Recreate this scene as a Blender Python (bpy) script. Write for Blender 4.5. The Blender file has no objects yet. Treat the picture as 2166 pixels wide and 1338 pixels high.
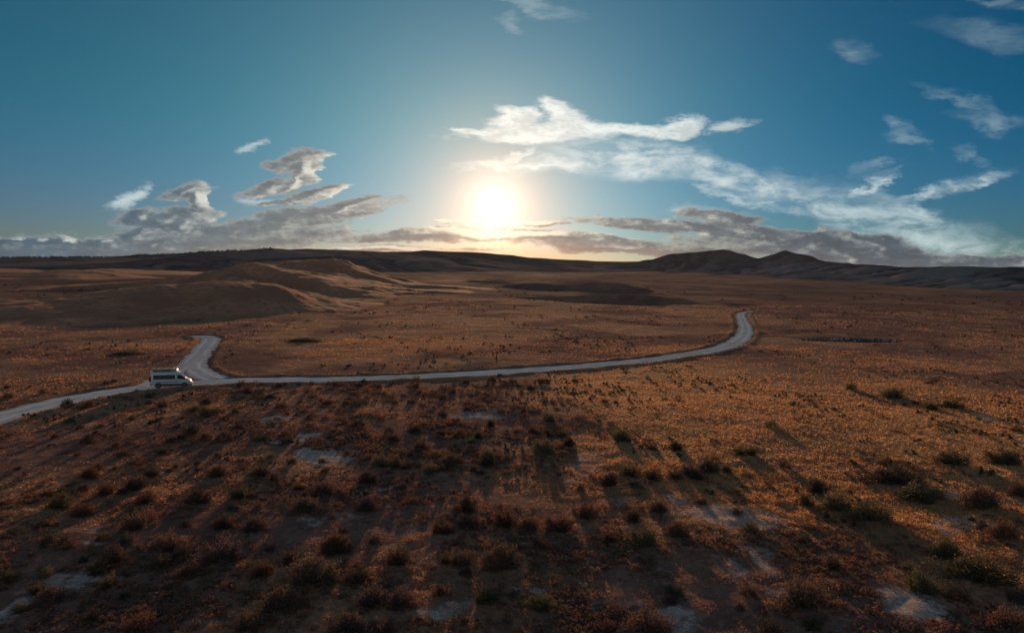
import bpy, bmesh, math, random
import numpy as np
from mathutils import Vector, Matrix, Euler

random.seed(7)
rng = np.random.default_rng(11)
S = bpy.context.scene
COL = S.collection
R = math.radians

# ------------------------------------------------------------------ camera
CAM_H = 20.5
PW, PH, FPX = 2166.0, 1338.0, 1437.0
HORIZON = 559.0
PITCH = math.atan((PH / 2 - HORIZON) / FPX)
ROLL = R(0.66)
cam_d = bpy.data.cameras.new('camera')
cam = bpy.data.objects.new('camera', cam_d)
COL.objects.link(cam)
cam.location = (0, 0, CAM_H)
cam.rotation_euler = (R(90) - PITCH, -ROLL, 0)
cam_d.sensor_width = 36
cam_d.lens = 36 * FPX / PW
cam_d.clip_start = 0.5
cam_d.clip_end = 60000
S.camera = cam
CAMROT = np.array(Euler(cam.rotation_euler, 'XYZ').to_matrix())

def ray(px, py):
    """unit-depth direction through a pixel of the photograph (world axes)"""
    d = np.array([(px - PW / 2) / FPX, -(py - PH / 2) / FPX, -1.0])
    return CAMROT @ d

def at_depth(px, py, depth):
    d = ray(px, py)
    d = d / d[1]
    return np.array([0, 0, CAM_H]) + d * depth

# ------------------------------------------------------------------ light
SUN_PX = (1047, 434)
sd = ray(*SUN_PX); sd = sd / np.linalg.norm(sd)
SUN_AZ = math.atan2(sd[0], sd[1]); SUN_EL = math.asin(sd[2])
sun_d = bpy.data.lights.new('sun', 'SUN')
sun_d.energy = 4.4
sun_d.color = (1.0, 0.57, 0.30)
sun_d.angle = R(0.6)
sun = bpy.data.objects.new('sun', sun_d)
COL.objects.link(sun)
LAMP_EL = SUN_EL + R(1.7)          # lamp raised above the visible sun to shorten the shadows
sun.rotation_euler = Vector((math.sin(SUN_AZ) * math.cos(LAMP_EL), math.cos(SUN_AZ) * math.cos(LAMP_EL), math.sin(LAMP_EL))).to_track_quat('Z', 'Y').to_euler()
S.view_settings.view_transform = 'Standard'
S.view_settings.look = 'None'
S.view_settings.exposure = 1.2
S.view_settings.gamma = 1.0
S.cycles.use_denoising = True
S.cycles.max_bounces = 6
S.cycles.transparent_max_bounces = 8
S.cycles.volume_bounces = 0

# ------------------------------------------------------------------ node helpers
class NT:
    def __init__(self, tree):
        self.t = tree; self.n = tree.nodes; self.l = tree.links
    def new(self, kind, **kw):
        nd = self.n.new(kind)
        for k, v in kw.items():
            setattr(nd, k, v)
        return nd
    def put(self, sock, v):
        if hasattr(v, 'is_output'):
            self.l.new(v, sock)
        elif v is not None:
            if sock.type == 'RGBA' and len(v) == 3: v = (*v, 1)
            sock.default_value = v
    def math(self, op, a, b=None, c=None, clamp=False):
        nd = self.new('ShaderNodeMath', operation=op, use_clamp=clamp)
        for i, v in enumerate((a, b, c)):
            if v is not None: self.put(nd.inputs[i], v)
        return nd.outputs[0]
    def vmath(self, op, a, b=None, scale=None):
        nd = self.new('ShaderNodeVectorMath', operation=op)
        self.put(nd.inputs[0], a)
        if b is not None: self.put(nd.inputs[1], b)
        if scale is not None: self.put(nd.inputs['Scale'], scale)
        return nd.outputs['Value'] if op in ('LENGTH', 'DOT_PRODUCT', 'DISTANCE') else nd.outputs[0]
    def ramp(self, v, a, b, c=0.0, d=1.0, smooth=True):
        nd = self.new('ShaderNodeMapRange', interpolation_type='SMOOTHSTEP' if smooth else 'LINEAR')
        for i, x in enumerate((v, a, b, c, d)): self.put(nd.inputs[i], x)
        return nd.outputs[0]
    def noise(self, vec, scale, detail=3.0, rough=0.55, dist=0.0, color=False, dim='3D'):
        nd = self.new('ShaderNodeTexNoise', noise_dimensions=dim)
        if vec is not None: self.l.new(vec, nd.inputs['Vector'])
        nd.inputs['Scale'].default_value = scale
        nd.inputs['Detail'].default_value = detail
        nd.inputs['Roughness'].default_value = rough
        nd.inputs['Distortion'].default_value = dist
        return nd.outputs['Color' if color else 'Fac']
    def mix(self, f, a, b, blend='MIX'):
        nd = self.new('ShaderNodeMix', data_type='RGBA', blend_type=blend)
        self.put(nd.inputs[0], f); self.put(nd.inputs[6], a); self.put(nd.inputs[7], b)
        return nd.outputs[2]
    def scale(self, col, k):
        return self.vmath('SCALE', col, scale=k)
    def comb(self, x, y, z=0.0):
        nd = self.new('ShaderNodeCombineXYZ')
        for i, v in enumerate((x, y, z)): self.put(nd.inputs[i], v)
        return nd.outputs[0]
    def sep(self, v):
        nd = self.new('ShaderNodeSeparateXYZ'); self.put(nd.inputs[0], v)
        return nd.outputs

# ------------------------------------------------------------------ sky
def px_uv(px, py):
    d = ray(px, py)
    return d[0] / d[1], d[2] / d[1]

# (px, py, half length, half thickness, tilt in degrees, up to the right positive)
DARK = [
 (395,406,44,16,14),(420,420,20,26,10),(345,464,88,18,6),(300,462,48,18,0),(400,470,46,22,20),(300,495,70,14,10),
 (622,340,58,17,12),(648,352,22,30,10),(572,396,58,11,18),(632,378,44,9,32),(665,408,62,12,12),(600,427,56,7,5),
 (665,452,160,16,9),(560,478,170,18,9),(520,505,210,20,4),(735,440,80,9,14),
 (150,527,330,25,0),(-60,527,200,26,0),(420,525,230,17,2),(30,506,40,7,0),(80,507,36,8,0),(140,508,34,8,0),(215,508,40,7,0),
 (905,497,150,13,3),(1010,498,190,12,0),(1140,498,130,11,-2),(960,468,38,5,2),(1135,470,52,5,-2),(1230,505,150,12,-4),
 (1330,522,230,14,-3),(1390,478,150,11,-5),(1470,487,90,10,-5),(1525,460,78,13,-5),(1600,492,100,12,-8),
 (1700,508,190,18,-6),(1840,513,110,17,-8),(1800,540,330,20,-5),(2040,556,220,18,-3),(2180,560,90,16,0),
 (820,528,170,6,0),
]
WHITE = [
 (1150,280,150,15,2),(1085,255,42,16,10),(1108,238,46,12,-8),(1180,236,36,18,-40),(1215,258,60,22,-25),(1120,292,70,11,0),(1010,281,62,7,-4),
 (1290,270,140,12,-2),(1440,270,46,17,8),(1400,285,60,12,0),(1545,266,60,14,12,.45),
 (1130,352,130,9,2),(1080,335,60,8,18),(1230,345,150,17,3),(1330,330,150,22,-5),(1360,352,100,20,0),(1480,345,120,16,-12),(1540,375,140,24,-16),
 (1640,398,120,15,-26),(1715,432,90,17,-33),(1590,425,110,8,-14),
 (1800,440,110,26,-18),(1810,470,100,26,-28),(1920,478,160,34,-20),(1990,515,200,34,-18),(2120,540,150,32,-16),(1940,455,90,14,-20),
 (1832,408,30,14,60),(1862,384,40,8,30),(1975,402,85,10,16),(2060,382,60,7,10),
 (1918,282,42,15,-25,.54),(2085,265,40,18,-15,.46),(2105,255,70,14,-10,.68),(2035,212,90,14,-18,.70),(1805,108,40,22,-20,.64),(2100,78,110,26,-8,.76),(1130,12,90,14,-16,.6),
 (2065,332,40,16,-30,.62),(1852,352,44,12,30,.62),(268,420,44,18,22,.28),(290,408,30,16,40,.3),(530,314,36,10,20,.5),(545,425,34,10,0,.4),(620,424,34,10,0,.4),
 (1500,452,80,16,-4,.5),(2140,10,80,12,-10,.68),(1085,50,36,22,-60,.68),
]

def cloud_body(N, uv, st, blobs, warp, fine, det, chain=True):
    """how deep a direction lies inside the union of the cloud masses (0 at the ragged edge, 1 at the heart)"""
    w1 = N.noise(st, 11.0, 5.0, 0.64, color=True, dim='2D')
    w1 = N.vmath('MULTIPLY', N.vmath('SUBTRACT', w1, (0.5, 0.5, 0.5)), (warp * 2.2, warp, 0))
    p = N.vmath('ADD', uv, w1)
    p = N.vmath('ADD', N.vmath('MULTIPLY', p, (1, 1, 0)), (0, 0, 1))
    d = None
    for i, (bx, by, a, b, rot, *faint) in enumerate(blobs):
        u, v = px_uv(bx, by)
        c, s_ = math.cos(R(rot)), math.sin(R(rot))
        ka, kb = FPX / (1.35 * a), FPX / (1.35 * b)
        q1 = N.vmath('DOT_PRODUCT', p, (c * ka, s_ * ka, -(c * u + s_ * v) * ka))
        q2 = N.vmath('DOT_PRODUCT', p, (-s_ * kb, c * kb, (s_ * u - c * v) * kb))
        ln = N.math('MULTIPLY_ADD', q2, q2, N.math('MULTIPLY', q1, q1))
        if faint: ln = N.math('ADD', ln, faint[0])
        d = ln if d is None else N.math('SMOOTH_MIN', d, ln, 0.25)
        if i % 3 == 2:      # keeps the evaluation in sequence (the shader stack is small)
            nd = N.new('ShaderNodeVectorMath', operation='MULTIPLY_ADD')
            N.put(nd.inputs[0], d); N.put(nd.inputs[1], (1e-9, 1e-9, 0)); N.put(nd.inputs[2], p)
            p = nd.outputs[0]
    d = N.math('SQRT', N.math('MAXIMUM', d, 0.0))
    d = N.math('MULTIPLY_ADD', N.math('SUBTRACT', det, 0.5), fine, d)
    return N.math('SUBTRACT', 1.0, d)

world = bpy.data.worlds.new('World')
S.world = world
world.use_nodes = True
N = NT(world.node_tree)
bg0 = N.n['Background']
sky = N.new('ShaderNodeTexSky', sky_type='NISHITA')
sky.sun_disc = False
sky.sun_elevation = SUN_EL
sky.sun_rotation = SUN_AZ
sky.altitude = 1200
sky.air_density = 1.0
sky.dust_density = 0.6
sky.ozone_density = 2.0
tc = N.new('ShaderNodeTexCoord').outputs['Generated']
dirn = N.vmath('NORMALIZE', tc)
dx, dy, dz = N.sep(dirn)
yy = N.math('MAXIMUM', dy, 0.06)
U, Vv = N.math('DIVIDE', dx, yy), N.math('DIVIDE', dz, yy)
uv = N.comb(U, Vv, 0.0)
cosang = N.vmath('DOT_PRODUCT', dirn, tuple(sd))
ang = N.math('ARCCOSINE', N.math('MINIMUM', cosang, 0.999999))
def lobe(width, power):
    return N.math('POWER', 2.718, N.math('MULTIPLY', N.math('POWER', N.math('DIVIDE', ang, width), power), -1.0))
# the clear sky: a little deeper and bluer towards the right, away from the haze
side = N.ramp(dx, -.55, .62)
high = N.ramp(dz, .01, .24)
tint = N.mix(side, (.10, .395, .465), (.008, .275, .45))
tint = N.mix(high, N.mix(side, (.20, .29, .56), (.11, .275, .55)), tint)
away = N.math('MAXIMUM', N.ramp(dz, .40, .60), N.ramp(dy, .40, .0))        # overhead and behind: out of view, boosted to fill the shaded ground
tint = N.mix(away, tint, (2.7, 2.3, 2.05))
base = N.vmath('MULTIPLY', sky.outputs[0], tint)
core = N.scale(N.comb(1.0, .92, .74), N.math('MULTIPLY', lobe(R(1.55), 1.2), 8.0))
halo = N.scale(N.comb(1.0, .53, .23), N.math('MULTIPLY', lobe(R(4.0), 1.4), 4.8))
wide = N.scale(N.comb(1.0, .53, .39), N.math('MULTIPLY', lobe(R(8.5), 1.3), 3.5))
base = N.vmath('ADD', base, wide)
base = N.vmath('ADD', base, N.scale(N.comb(.9, 1.95, 2.05), lobe(R(17.0), 1.3)))
base = N.mix(lobe(R(7.5), 1.6), base, N.vmath('MULTIPLY', base, (1.14, .84, .72)))
# shafts of light fan out below the sun
fan = N.math('ARCTAN2', N.math('SUBTRACT', U, px_uv(*SUN_PX)[0]), N.math('SUBTRACT', Vv, px_uv(*SUN_PX)[1]))
shaft = N.math('MULTIPLY', N.ramp(N.noise(N.comb(fan, 0.0, 0.0), 5.5, 3.0, .6, dim='2D'), .42, .66), N.ramp(N.math('ABSOLUTE', fan), 1.9, 2.5))
shaft = N.scale(N.comb(1.0, .62, .30), N.math('MULTIPLY', N.math('MULTIPLY', shaft, lobe(R(3.8), 2.0)), 2.6))
glow = N.vmath('ADD', N.vmath('ADD', core, halo), shaft)
near = lobe(R(20.0), 1.4)      # closeness to the sun
low = N.ramp(dz, 0.0, 0.042, 1.0, 0.0)
warm = N.math('MULTIPLY', N.math('MULTIPLY', low, lobe(R(12.0), 1.5)), 0.85)
WARM = (7.2, 3.5, 1.6)
STR = 0.05
N.put(bg0.inputs['Color'], N.vmath('ADD', N.mix(warm, base, WARM), glow)); bg0.inputs['Strength'].default_value = STR
suv = px_uv(*SUN_PX)
tos = N.vmath('SUBTRACT', (suv[0], suv[1], 0), uv)
tos = N.vmath('SCALE', N.vmath('NORMALIZE', tos), scale=0.013)
st = N.vmath('ADD', N.vmath('MULTIPLY', uv, (1.0, 2.5, 1.0)), (3.1, 5.3, 0))     # seen edge-on: stretched along the horizon
st2 = N.vmath('ADD', N.vmath('MULTIPLY', N.vmath('ADD', uv, tos), (1.0, 2.5, 1.0)), (3.1, 5.3, 0))

def cloudy(dark, white, puff=()):
    """one part of the sky with its clouds; returns a background shader"""
    det = N.noise(st, 30.0, 6.0, 0.64, 0.12, dim='2D')
    c = base
    if white or puff:
        streak = N.noise(N.vmath('MULTIPLY', uv, (1.0, 3.0, 1.0)), 13.0, 6.0, .62, 0.25, dim='2D')
        wc = N.mix(near, (3.9, 5.2, 5.5), (9.4, 9.1, 8.3))
    if white:       # high thin veils
        bw = cloud_body(N, uv, st, white, .046, 1.3, streak)
        cov = N.math('MULTIPLY', N.ramp(bw, -0.35, 1.0), N.ramp(streak, .30, .66, .12, 1.0))
        c = N.mix(N.math('MULTIPLY', cov, .95), c, wc)
    if puff:        # bright ragged heaps
        bp = cloud_body(N, uv, st, puff, .024, 1.0, det)
        cov = N.math('MULTIPLY', N.ramp(bp, -.10, .50), N.ramp(streak, .20, .50, .55, 1.0))
        pc = N.mix(N.ramp(det, .36, .62), N.scale(wc, .80), N.scale(wc, 1.06))
        c = N.mix(N.math('MULTIPLY', cov, .95), c, pc)
    if dark:
        det2 = N.noise(st2, 30.0, 6.0, 0.64, 0.12, dim='2D')
        b1 = cloud_body(N, uv, st, dark, .022, .95, det)
        b2 = cloud_body(N, N.vmath('ADD', uv, tos), st2, dark, .022, .95, det2)
        dark_col = N.mix(near, N.mix(N.ramp(dx, -.56, -.30), (.34, .95, 1.45), N.mix(N.ramp(dx, .1, .4), (1.15, 1.60, 1.75), (.36, .64, .95))), (2.35, 2.0, 1.85))
        dark_col = N.mix(N.ramp(det, .35, .7), N.scale(dark_col, .86), N.scale(dark_col, 1.16))
        rim_col = N.mix(near, (5.4, 6.0, 5.7), (9.2, 7.9, 6.0))
        thick = N.ramp(b1, 0.06, 0.50)
        lit = N.ramp(N.math('MULTIPLY_ADD', N.math('SUBTRACT', det, .5), .8, N.math('SUBTRACT', b1, b2)), -0.05, 0.75)
        shade = N.math('SUBTRACT', 1.0, N.math('ADD', N.math('MULTIPLY', lit, .9), N.math('MULTIPLY', N.math('SUBTRACT', 1.0, thick), .28), clamp=True))
        cov = N.math('MULTIPLY', N.ramp(b1, -.03, .26), .94)
        c = N.mix(cov, c, N.mix(shade, rim_col, dark_col))
    c = N.vmath('ADD', N.mix(warm, c, WARM), glow)
    b = N.new('ShaderNodeBackground'); N.put(b.inputs['Color'], c); b.inputs['Strength'].default_value = STR
    return b.outputs[0]
PUFF = WHITE[:11] + [q for q in WHITE if q[0] in (268, 290, 530, 545, 620)]
VEIL = [q for q in WHITE if q not in PUFF]
def overlap(blobs, x0, x1, y0, y1):
    out = []
    for q in blobs:
        c, s_ = abs(math.cos(R(q[4]))), abs(math.sin(R(q[4])))
        ex, ey = 1.6 * (q[2] * c + q[3] * s_) + 60, 1.6 * (q[2] * s_ + q[3] * c) + 30
        if q[0] + ex > x0 and q[0] - ex < x1 and q[1] + ey > y0 and q[1] - ey < y1: out.append(q)
    return out
XM, YT = 880, 205
uM, vT = px_uv(XM, 500)[0], px_uv(1083, YT)[1]
shTop = cloudy([], overlap(VEIL, -9e9, 9e9, -9e9, YT + 20), overlap(PUFF, -9e9, 9e9, -9e9, YT + 20))
shL = cloudy(overlap(DARK, -9e9, XM, YT - 20, 9e9), overlap(VEIL, -9e9, XM, YT - 20, 9e9), overlap(PUFF, -9e9, XM, YT - 20, 9e9))
shR = cloudy(overlap(DARK, XM, 9e9, YT - 20, 9e9), overlap(VEIL, XM, 9e9, YT - 20, 9e9), overlap(PUFF, XM, 9e9, YT - 20, 9e9))
def pick(f, a, b):
    m = N.new('ShaderNodeMixShader'); N.put(m.inputs[0], f); N.l.new(a, m.inputs[1]); N.l.new(b, m.inputs[2]); return m.outputs[0]
lower = pick(N.math('GREATER_THAN', U, uM), shL, shR)
clouded = pick(N.math('GREATER_THAN', Vv, vT), lower, shTop)
inside = N.math('MULTIPLY', N.math('MULTIPLY', N.math('GREATER_THAN', dy, .35), N.math('GREATER_THAN', dz, -.03)),
                N.math('MULTIPLY', N.math('LESS_THAN', Vv, .50), N.math('LESS_THAN', N.math('ABSOLUTE', U), 1.0)))
N.l.new(pick(inside, bg0.outputs[0], clouded), N.n['World Output'].inputs[0])

# ------------------------------------------------------------------ numpy noise
def _h(ix, iy, seed):
    h = (ix.astype(np.int64) * 374761393 + iy.astype(np.int64) * 668265263 + seed * 144269504) & 0xffffffff
    h = ((h ^ (h >> 13)) * 1274126177) & 0xffffffff
    h = h ^ (h >> 16)
    return (h & 0xffff) / 65535.0 * 2 * np.pi

def pnoise(x, y, seed=0):
    x0 = np.floor(x); y0 = np.floor(y); fx = x - x0; fy = y - y0
    ux = fx * fx * fx * (fx * (fx * 6 - 15) + 10); uy = fy * fy * fy * (fy * (fy * 6 - 15) + 10)
    def g(ox, oy):
        a = _h(x0 + ox, y0 + oy, seed)
        return np.cos(a) * (fx - ox) + np.sin(a) * (fy - oy)
    a = g(0, 0) * (1 - ux) + g(1, 0) * ux
    b = g(0, 1) * (1 - ux) + g(1, 1) * ux
    return (a * (1 - uy) + b * uy) * 1.5

def fbm(x, y, wl, octs=4, gain=0.5, seed=0):
    t = np.zeros_like(x); a = 1.0; w = wl
    for i in range(octs):
        t += a * pnoise(x / w + 13.7 * i, y / w - 7.1 * i, seed + i); a *= gain; w *= 0.5
    return t

def ridged(x, y, wl, octs=3, seed=0):
    t = np.zeros_like(x); a = 1.0; w = wl
    for i in range(octs):
        t += a * (1 - np.abs(pnoise(x / w, y / w, seed + i)) * 2); a *= 0.5; w *= 0.5
    return t / 1.75

def sstep(a, b, v):
    t = np.clip((v - a) / (b - a), 0, 1); return t * t * (3 - 2 * t)

def seg_dist(x, y, P):
    """distance to polyline P (n,2), arc parameter (fractional index) and side"""
    best = np.full(x.shape, 1e18); tt = np.zeros_like(x); side = np.zeros_like(x)
    for i in range(len(P) - 1):
        ax, ay = P[i]; bx, by = P[i + 1]
        ex, ey = bx - ax, by - ay
        L = ex * ex + ey * ey + 1e-9
        t = np.clip(((x - ax) * ex + (y - ay) * ey) / L, 0, 1)
        d = (x - ax - t * ex) ** 2 + (y - ay - t * ey) ** 2
        m = d < best
        best[m] = d[m]; tt[m] = i + t[m]
        side[m] = np.sign(ex * (y - ay) - ey * (x - ax))[m]
    return np.sqrt(best), tt, side

# ------------------------------------------------------------------ terrain: hills as crest lines with real positions and heights
# crest: (px, py, depth); front/back widths in metres (front = the side towards the photographer)
HILLS = [
 # near left hill
 dict(kind='hills', c=[(-260,690,205),(-60,672,215),(90,648,235),(180,630,255),(330,604,284),(450,591,300),(540,598,313),(620,622,326),(690,643,338)], f=64, b=85, p=1.05, gul=.16, gw=30),
 # the lit hills behind it: a crest and spurs that run down towards the right, their far flanks in the sun
 dict(kind='hills', c=[(380,592,470),(470,572,485),(540,556,495),(600,554,520),(700,547,560),(760,560,580),(830,584,600),(890,601,620)], f=48, b=130, p=1.2, gul=.2, gw=34),
 dict(kind='hills', c=[(540,556,494),(590,571,455),(650,588,420),(720,606,395),(790,624,385),(840,634,382)], f=22, b=110, p=1.1, gul=.18, gw=26, lr=1),
 dict(kind='hills', c=[(620,553,525),(670,572,500),(720,588,480),(780,602,465),(830,612,460)], f=22, b=90, p=1.1, gul=.18, gw=26, lr=1),
 dict(kind='hills', c=[(700,548,558),(760,574,535),(810,590,525),(860,602,520)], f=22, b=90, p=1.1, gul=.18, gw=26, lr=1),
 dict(kind='hills', c=[(470,573,480),(500,588,420),(560,606,370),(620,622,345),(670,634,335)], f=22, b=50, p=1.1, gul=.14, gw=20, lr=1),
 # low mounds on the far left
 dict(kind='hills', c=[(-200,590,620),(0,588,640),(90,577,680),(150,570,720),(230,577,760),(290,590,790)], f=110, b=130, p=1.4, gul=.12, gw=60),
 dict(kind='hills', c=[(-150,565,1000),(0,568,1000),(100,575,1020),(250,568,1080),(330,572,1100)], f=180, b=200, p=1.4, gul=.15, gw=90),
 # dark mounds in the middle of the plain
 dict(kind='mounds', c=[(1030,606,560),(1075,601,560),(1120,599,560),(1200,602,550),(1260,597,540),(1310,599,535),(1350,608,530),(1390,620,525)], f=26, b=60, p=1.3, gul=.06, gw=24),
 dict(kind='mounds', c=[(1200,625,410),(1260,622,408),(1350,622,400),(1430,629,395),(1515,641,385)], f=24, b=44, p=1.3, gul=.06, gw=20),
 dict(kind='mounds', c=[(930,600,720),(1000,592,720),(1060,594,710),(1100,600,700)], f=30, b=60, p=1.4, gul=.05, gw=30),
 # far ridge
 dict(kind='ridge', c=[(-900,545,1900),(-300,543,1900),(0,545,1900),(120,544,1950),(240,545,2000),(300,539,2050),(370,536,2100),(430,532,2150),(500,531,2200),(560,526,2250),(600,529,2300),(650,526,2350),(740,529,2450),(800,532,2550),(860,532,2650),(900,529,2700),(960,533,2800),(1010,537,2900),(1100,544,3050),(1180,548,3200),(1250,552,3350),(1320,553,3500),(1420,552,3600)], f=900, b=700, p=1.2, gul=.32, gw=260),
 dict(kind='ridge', c=[(240,556,1350),(330,548,1400),(400,541,1500),(470,541,1580),(520,548,1600),(600,545,1650),(700,541,1750),(790,545,1850),(900,556,1950)], f=300, b=300, p=1.2, gul=.45, gw=90),
 # right mountains
 dict(kind='mountains', c=[(1330,556,2750),(1380,548,2700),(1420,536,2680),(1470,533,2650),(1530,527,2600),(1565,536,2560),(1603,546,2520),(1635,537,2480),(1660,529,2450),(1700,540,2400),(1750,553,2330),(1800,559,2250),(1870,562,2000),(1920,571,1900)], f=460, b=300, p=1.5, gul=.5, gw=120),
 dict(kind='mountains', c=[(1700,557,1750),(1800,559,1520),(1850,560,1400),(1890,565,1310),(1935,568,1210),(1985,563,1130),(2030,569,1060),(2085,565,1000),(2130,567,960),(2200,571,910),(2500,575,850),(3200,560,800)], f=235, b=300, p=1.05, gul=.62, gw=40),
 dict(kind='mountains', c=[(1860,594,1060),(1920,590,980),(1980,587,900),(2060,584,820),(2140,587,765),(2240,590,720),(2600,592,680)], f=105, b=130, p=1.05, gul=.65, gw=27),
]
for hdef in HILLS:
    W = np.array([at_depth(*c) for c in hdef['c']])
    hdef['P'] = W[:, :2]; hdef['Z'] = W[:, 2]
KINDS = ['ground', 'hills', 'mounds', 'ridge', 'mountains']

def H_smooth(x, y):
    r = np.hypot(x, y)
    z = fbm(x, y, 420, 2, seed=5) * 2.4 * sstep(140, 420, r)
    z = z + fbm(x, y, 70, 2, seed=9) * 0.30 * sstep(20, 60, r)
    z = z - 45.0 * sstep(4200, 5600, r) 
    # the foreground falls gently towards the photographer, with a broad swell under the golden grass
    z = z - .5 * sstep(62, 20, r)
    z = z + .4 * np.exp(-(((x - 34) / 34) ** 2 + ((y - 88) / 16) ** 2))
    return z

def H_hills(x, y):
    z0 = H_smooth(x, y)
    z = z0.copy(); lab = np.zeros(x.shape, np.int8); SPUR = np.zeros_like(x)
    wx = fbm(x, y, 120, 2, seed=31); wy = fbm(x, y, 120, 2, seed=37)
    for k, hd in enumerate(HILLS):
        P = hd['P']
        m = hd['f'] + hd['b']
        lo = P.min(0) - m; hi = P.max(0) + m
        sel = (x > lo[0]) & (x < hi[0]) & (y > lo[1]) & (y < hi[1])
        if not sel.any(): continue
        xs, ys = x[sel], y[sel]
        wa = min(hd['f'] * 0.16, 40) * (.25 if hd['kind'] in ('mountains', 'ridge') else 1)
        d, t, side = seg_dist(xs + wx[sel] * wa, ys + wy[sel] * wa * .0, P)
        i = np.minimum(t.astype(int), len(P) - 2); f = t - i
        f = f * f * (3 - 2 * f) * .6 + f * .4
        crest = hd['Z'][i] * (1 - f) + hd['Z'][i + 1] * f
        # end taper is carried by the distance; the photographer's side is where the point is nearer to the camera
        ci = P[i] * (1 - f)[:, None] + P[i + 1] * f[:, None]
        nearside = np.hypot(xs, ys) < np.hypot(ci[:, 0], ci[:, 1])
        if hd.get('lr'): nearside = side < 0
        w = np.where(nearside, hd['f'], hd['b'])
        q = np.clip(d / w, 0, 1)
        prof = (0.5 + 0.5 * np.cos(np.pi * q)) ** hd['p']
        if hd['gul'] > 0:
            # spurs and gullies that run down from the crest
            s_along = t * 1.0
            cum = np.concatenate([[0], np.cumsum(np.hypot(*np.diff(P, axis=0).T))])
            sa = np.interp(t, np.arange(len(P)), cum)
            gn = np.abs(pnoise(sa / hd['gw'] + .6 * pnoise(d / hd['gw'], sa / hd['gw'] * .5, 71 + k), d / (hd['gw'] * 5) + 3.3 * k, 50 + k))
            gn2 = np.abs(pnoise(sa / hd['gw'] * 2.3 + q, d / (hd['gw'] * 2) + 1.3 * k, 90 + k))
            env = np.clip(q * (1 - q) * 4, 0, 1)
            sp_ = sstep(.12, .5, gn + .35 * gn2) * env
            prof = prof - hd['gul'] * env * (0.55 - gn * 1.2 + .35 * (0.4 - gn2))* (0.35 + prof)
        hz = z0[sel] + (crest - z0[sel]) * np.clip(prof, 0, 1.05)
        cur = z[sel]
        up = hz > cur + 1e-6
        z[sel] = np.where(up, hz, cur)
        ls = lab[sel]
        ls[up & (hz - z0[sel] > 0.35)] = KINDS.index(hd['kind'])
        lab[sel] = ls
        if hd['gul'] > 0:
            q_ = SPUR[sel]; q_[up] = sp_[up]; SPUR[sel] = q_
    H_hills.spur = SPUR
    return z, lab

# ------------------------------------------------------------------ roads
ROAD_MAIN_PX = [(-420,1010),(-200,935),(-60,901),(0,881),(60,866),(130,849),(210,833),(300,821),(390,812),(480,806),(580,803),(680,803),(780,800),(880,796),(980,791),(1080,785),(1180,778),(1280,770),(1380,760),(1460,748),(1520,737),(1555,724),(1574,708),(1577,694),(1572,680),(1567,668),(1572,661),(1590,657.5)]
ROAD_SIDE_PX = [(455,802),(425,788),(408,776),(412,762),(424,747),(437,731),(446,719),(440,713),(424,711),(395,712)]
ROAD_SPUR_PX = [(290,822),(330,806),(372,786),(400,768),(416,752)]

def flat_hit(px, py, z=0.0):
    d = ray(px, py)
    t = (z - CAM_H) / d[2]
    return np.array([0, 0, CAM_H]) + d * t

def ground_hit(px, py):
    p = flat_hit(px, py)
    for _ in range(8):
        z = H_smooth(np.array([p[0]]), np.array([p[1]]))[0]
        p = flat_hit(px, py, z)
    return p

def curve(pts, step=1.0):
    P = np.array([ground_hit(*p)[:2] for p in pts])
    # Catmull-Rom, resampled
    out = []
    Q = np.vstack([2 * P[0] - P[1], P, 2 * P[-1] - P[-2]])
    for i in range(1, len(Q) - 2):
        p0, p1, p2, p3 = Q[i - 1:i + 3]
        n = max(2, int(np.linalg.norm(p2 - p1) / step))
        for t in np.linspace(0, 1, n, endpoint=False):
            out.append(0.5 * ((2 * p1) + (-p0 + p2) * t + (2 * p0 - 5 * p1 + 4 * p2 - p3) * t * t + (-p0 + 3 * p1 - 3 * p2 + p3) * t ** 3))
    out.append(Q[-2])
    return np.array(out)
ROADS = [(curve(ROAD_MAIN_PX), 3.0), (curve(ROAD_SIDE_PX), 2.7), (curve(ROAD_SPUR_PX), 1.9)]
ROAD_CO = [c[::4] for c, w in ROADS]

def road_d(x, y):
    """signed clearance to the nearest road edge (negative on the road)"""
    best = np.full(x.shape, 1e9)
    allp = np.vstack(ROAD_CO)
    lo = allp.min(0) - 15; hi = allp.max(0) + 15
    sel = (x > lo[0]) & (x < hi[0]) & (y > lo[1]) & (y < hi[1])
    if sel.any():
        xs, ys = x[sel], y[sel]
        b = best[sel]
        for c, (cc, w) in zip(ROAD_CO, ROADS):
            d, _, _ = seg_dist(xs, ys, c)
            b = np.minimum(b, d - w)
        best[sel] = b
    return best

BARE_PX = [(1490,1085,85,30),(1440,1060,50,20),(1560,1110,60,20),(185,1125,32,12),(245,1145,40,12),(930,1305,95,34),(740,1105,70,22),(1250,985,90,24),(700,965,46,10),(640,940,30,7),
 (150,1245,60,18),(30,1280,60,14),(250,1205,40,14),(1620,1180,60,18),(1470,1180,70,20),(1290,1070,40,14),(1540,990,40,14),(2010,1040,40,20),(2030,1110,50,12),(600,880,50,8),(1000,880,90,16),
 (1640,1240,60,24),(1370,1190,60,26),(980,1290,70,30),(330,1000,40,10),(60,1270,50,12),(820,1030,50,14),(1180,1010,60,18),(2080,880,30,20),(1100,1230,60,16),(560,940,60,10),(420,905,70,10),(1360,1290,50,18),(2000,1300,50,20)]
BARE = []
for bx, by, a, b in BARE_PX:
    p = ground_hit(bx, by)
    k = np.linalg.norm(p[:2]) / FPX
    dep = CAM_H / np.hypot(np.linalg.norm(p[:2]), CAM_H)
    BARE.append((p[0], p[1], a * k * 1.25, min(b * k / dep, a * k * 1.8) * 1.15))

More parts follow.
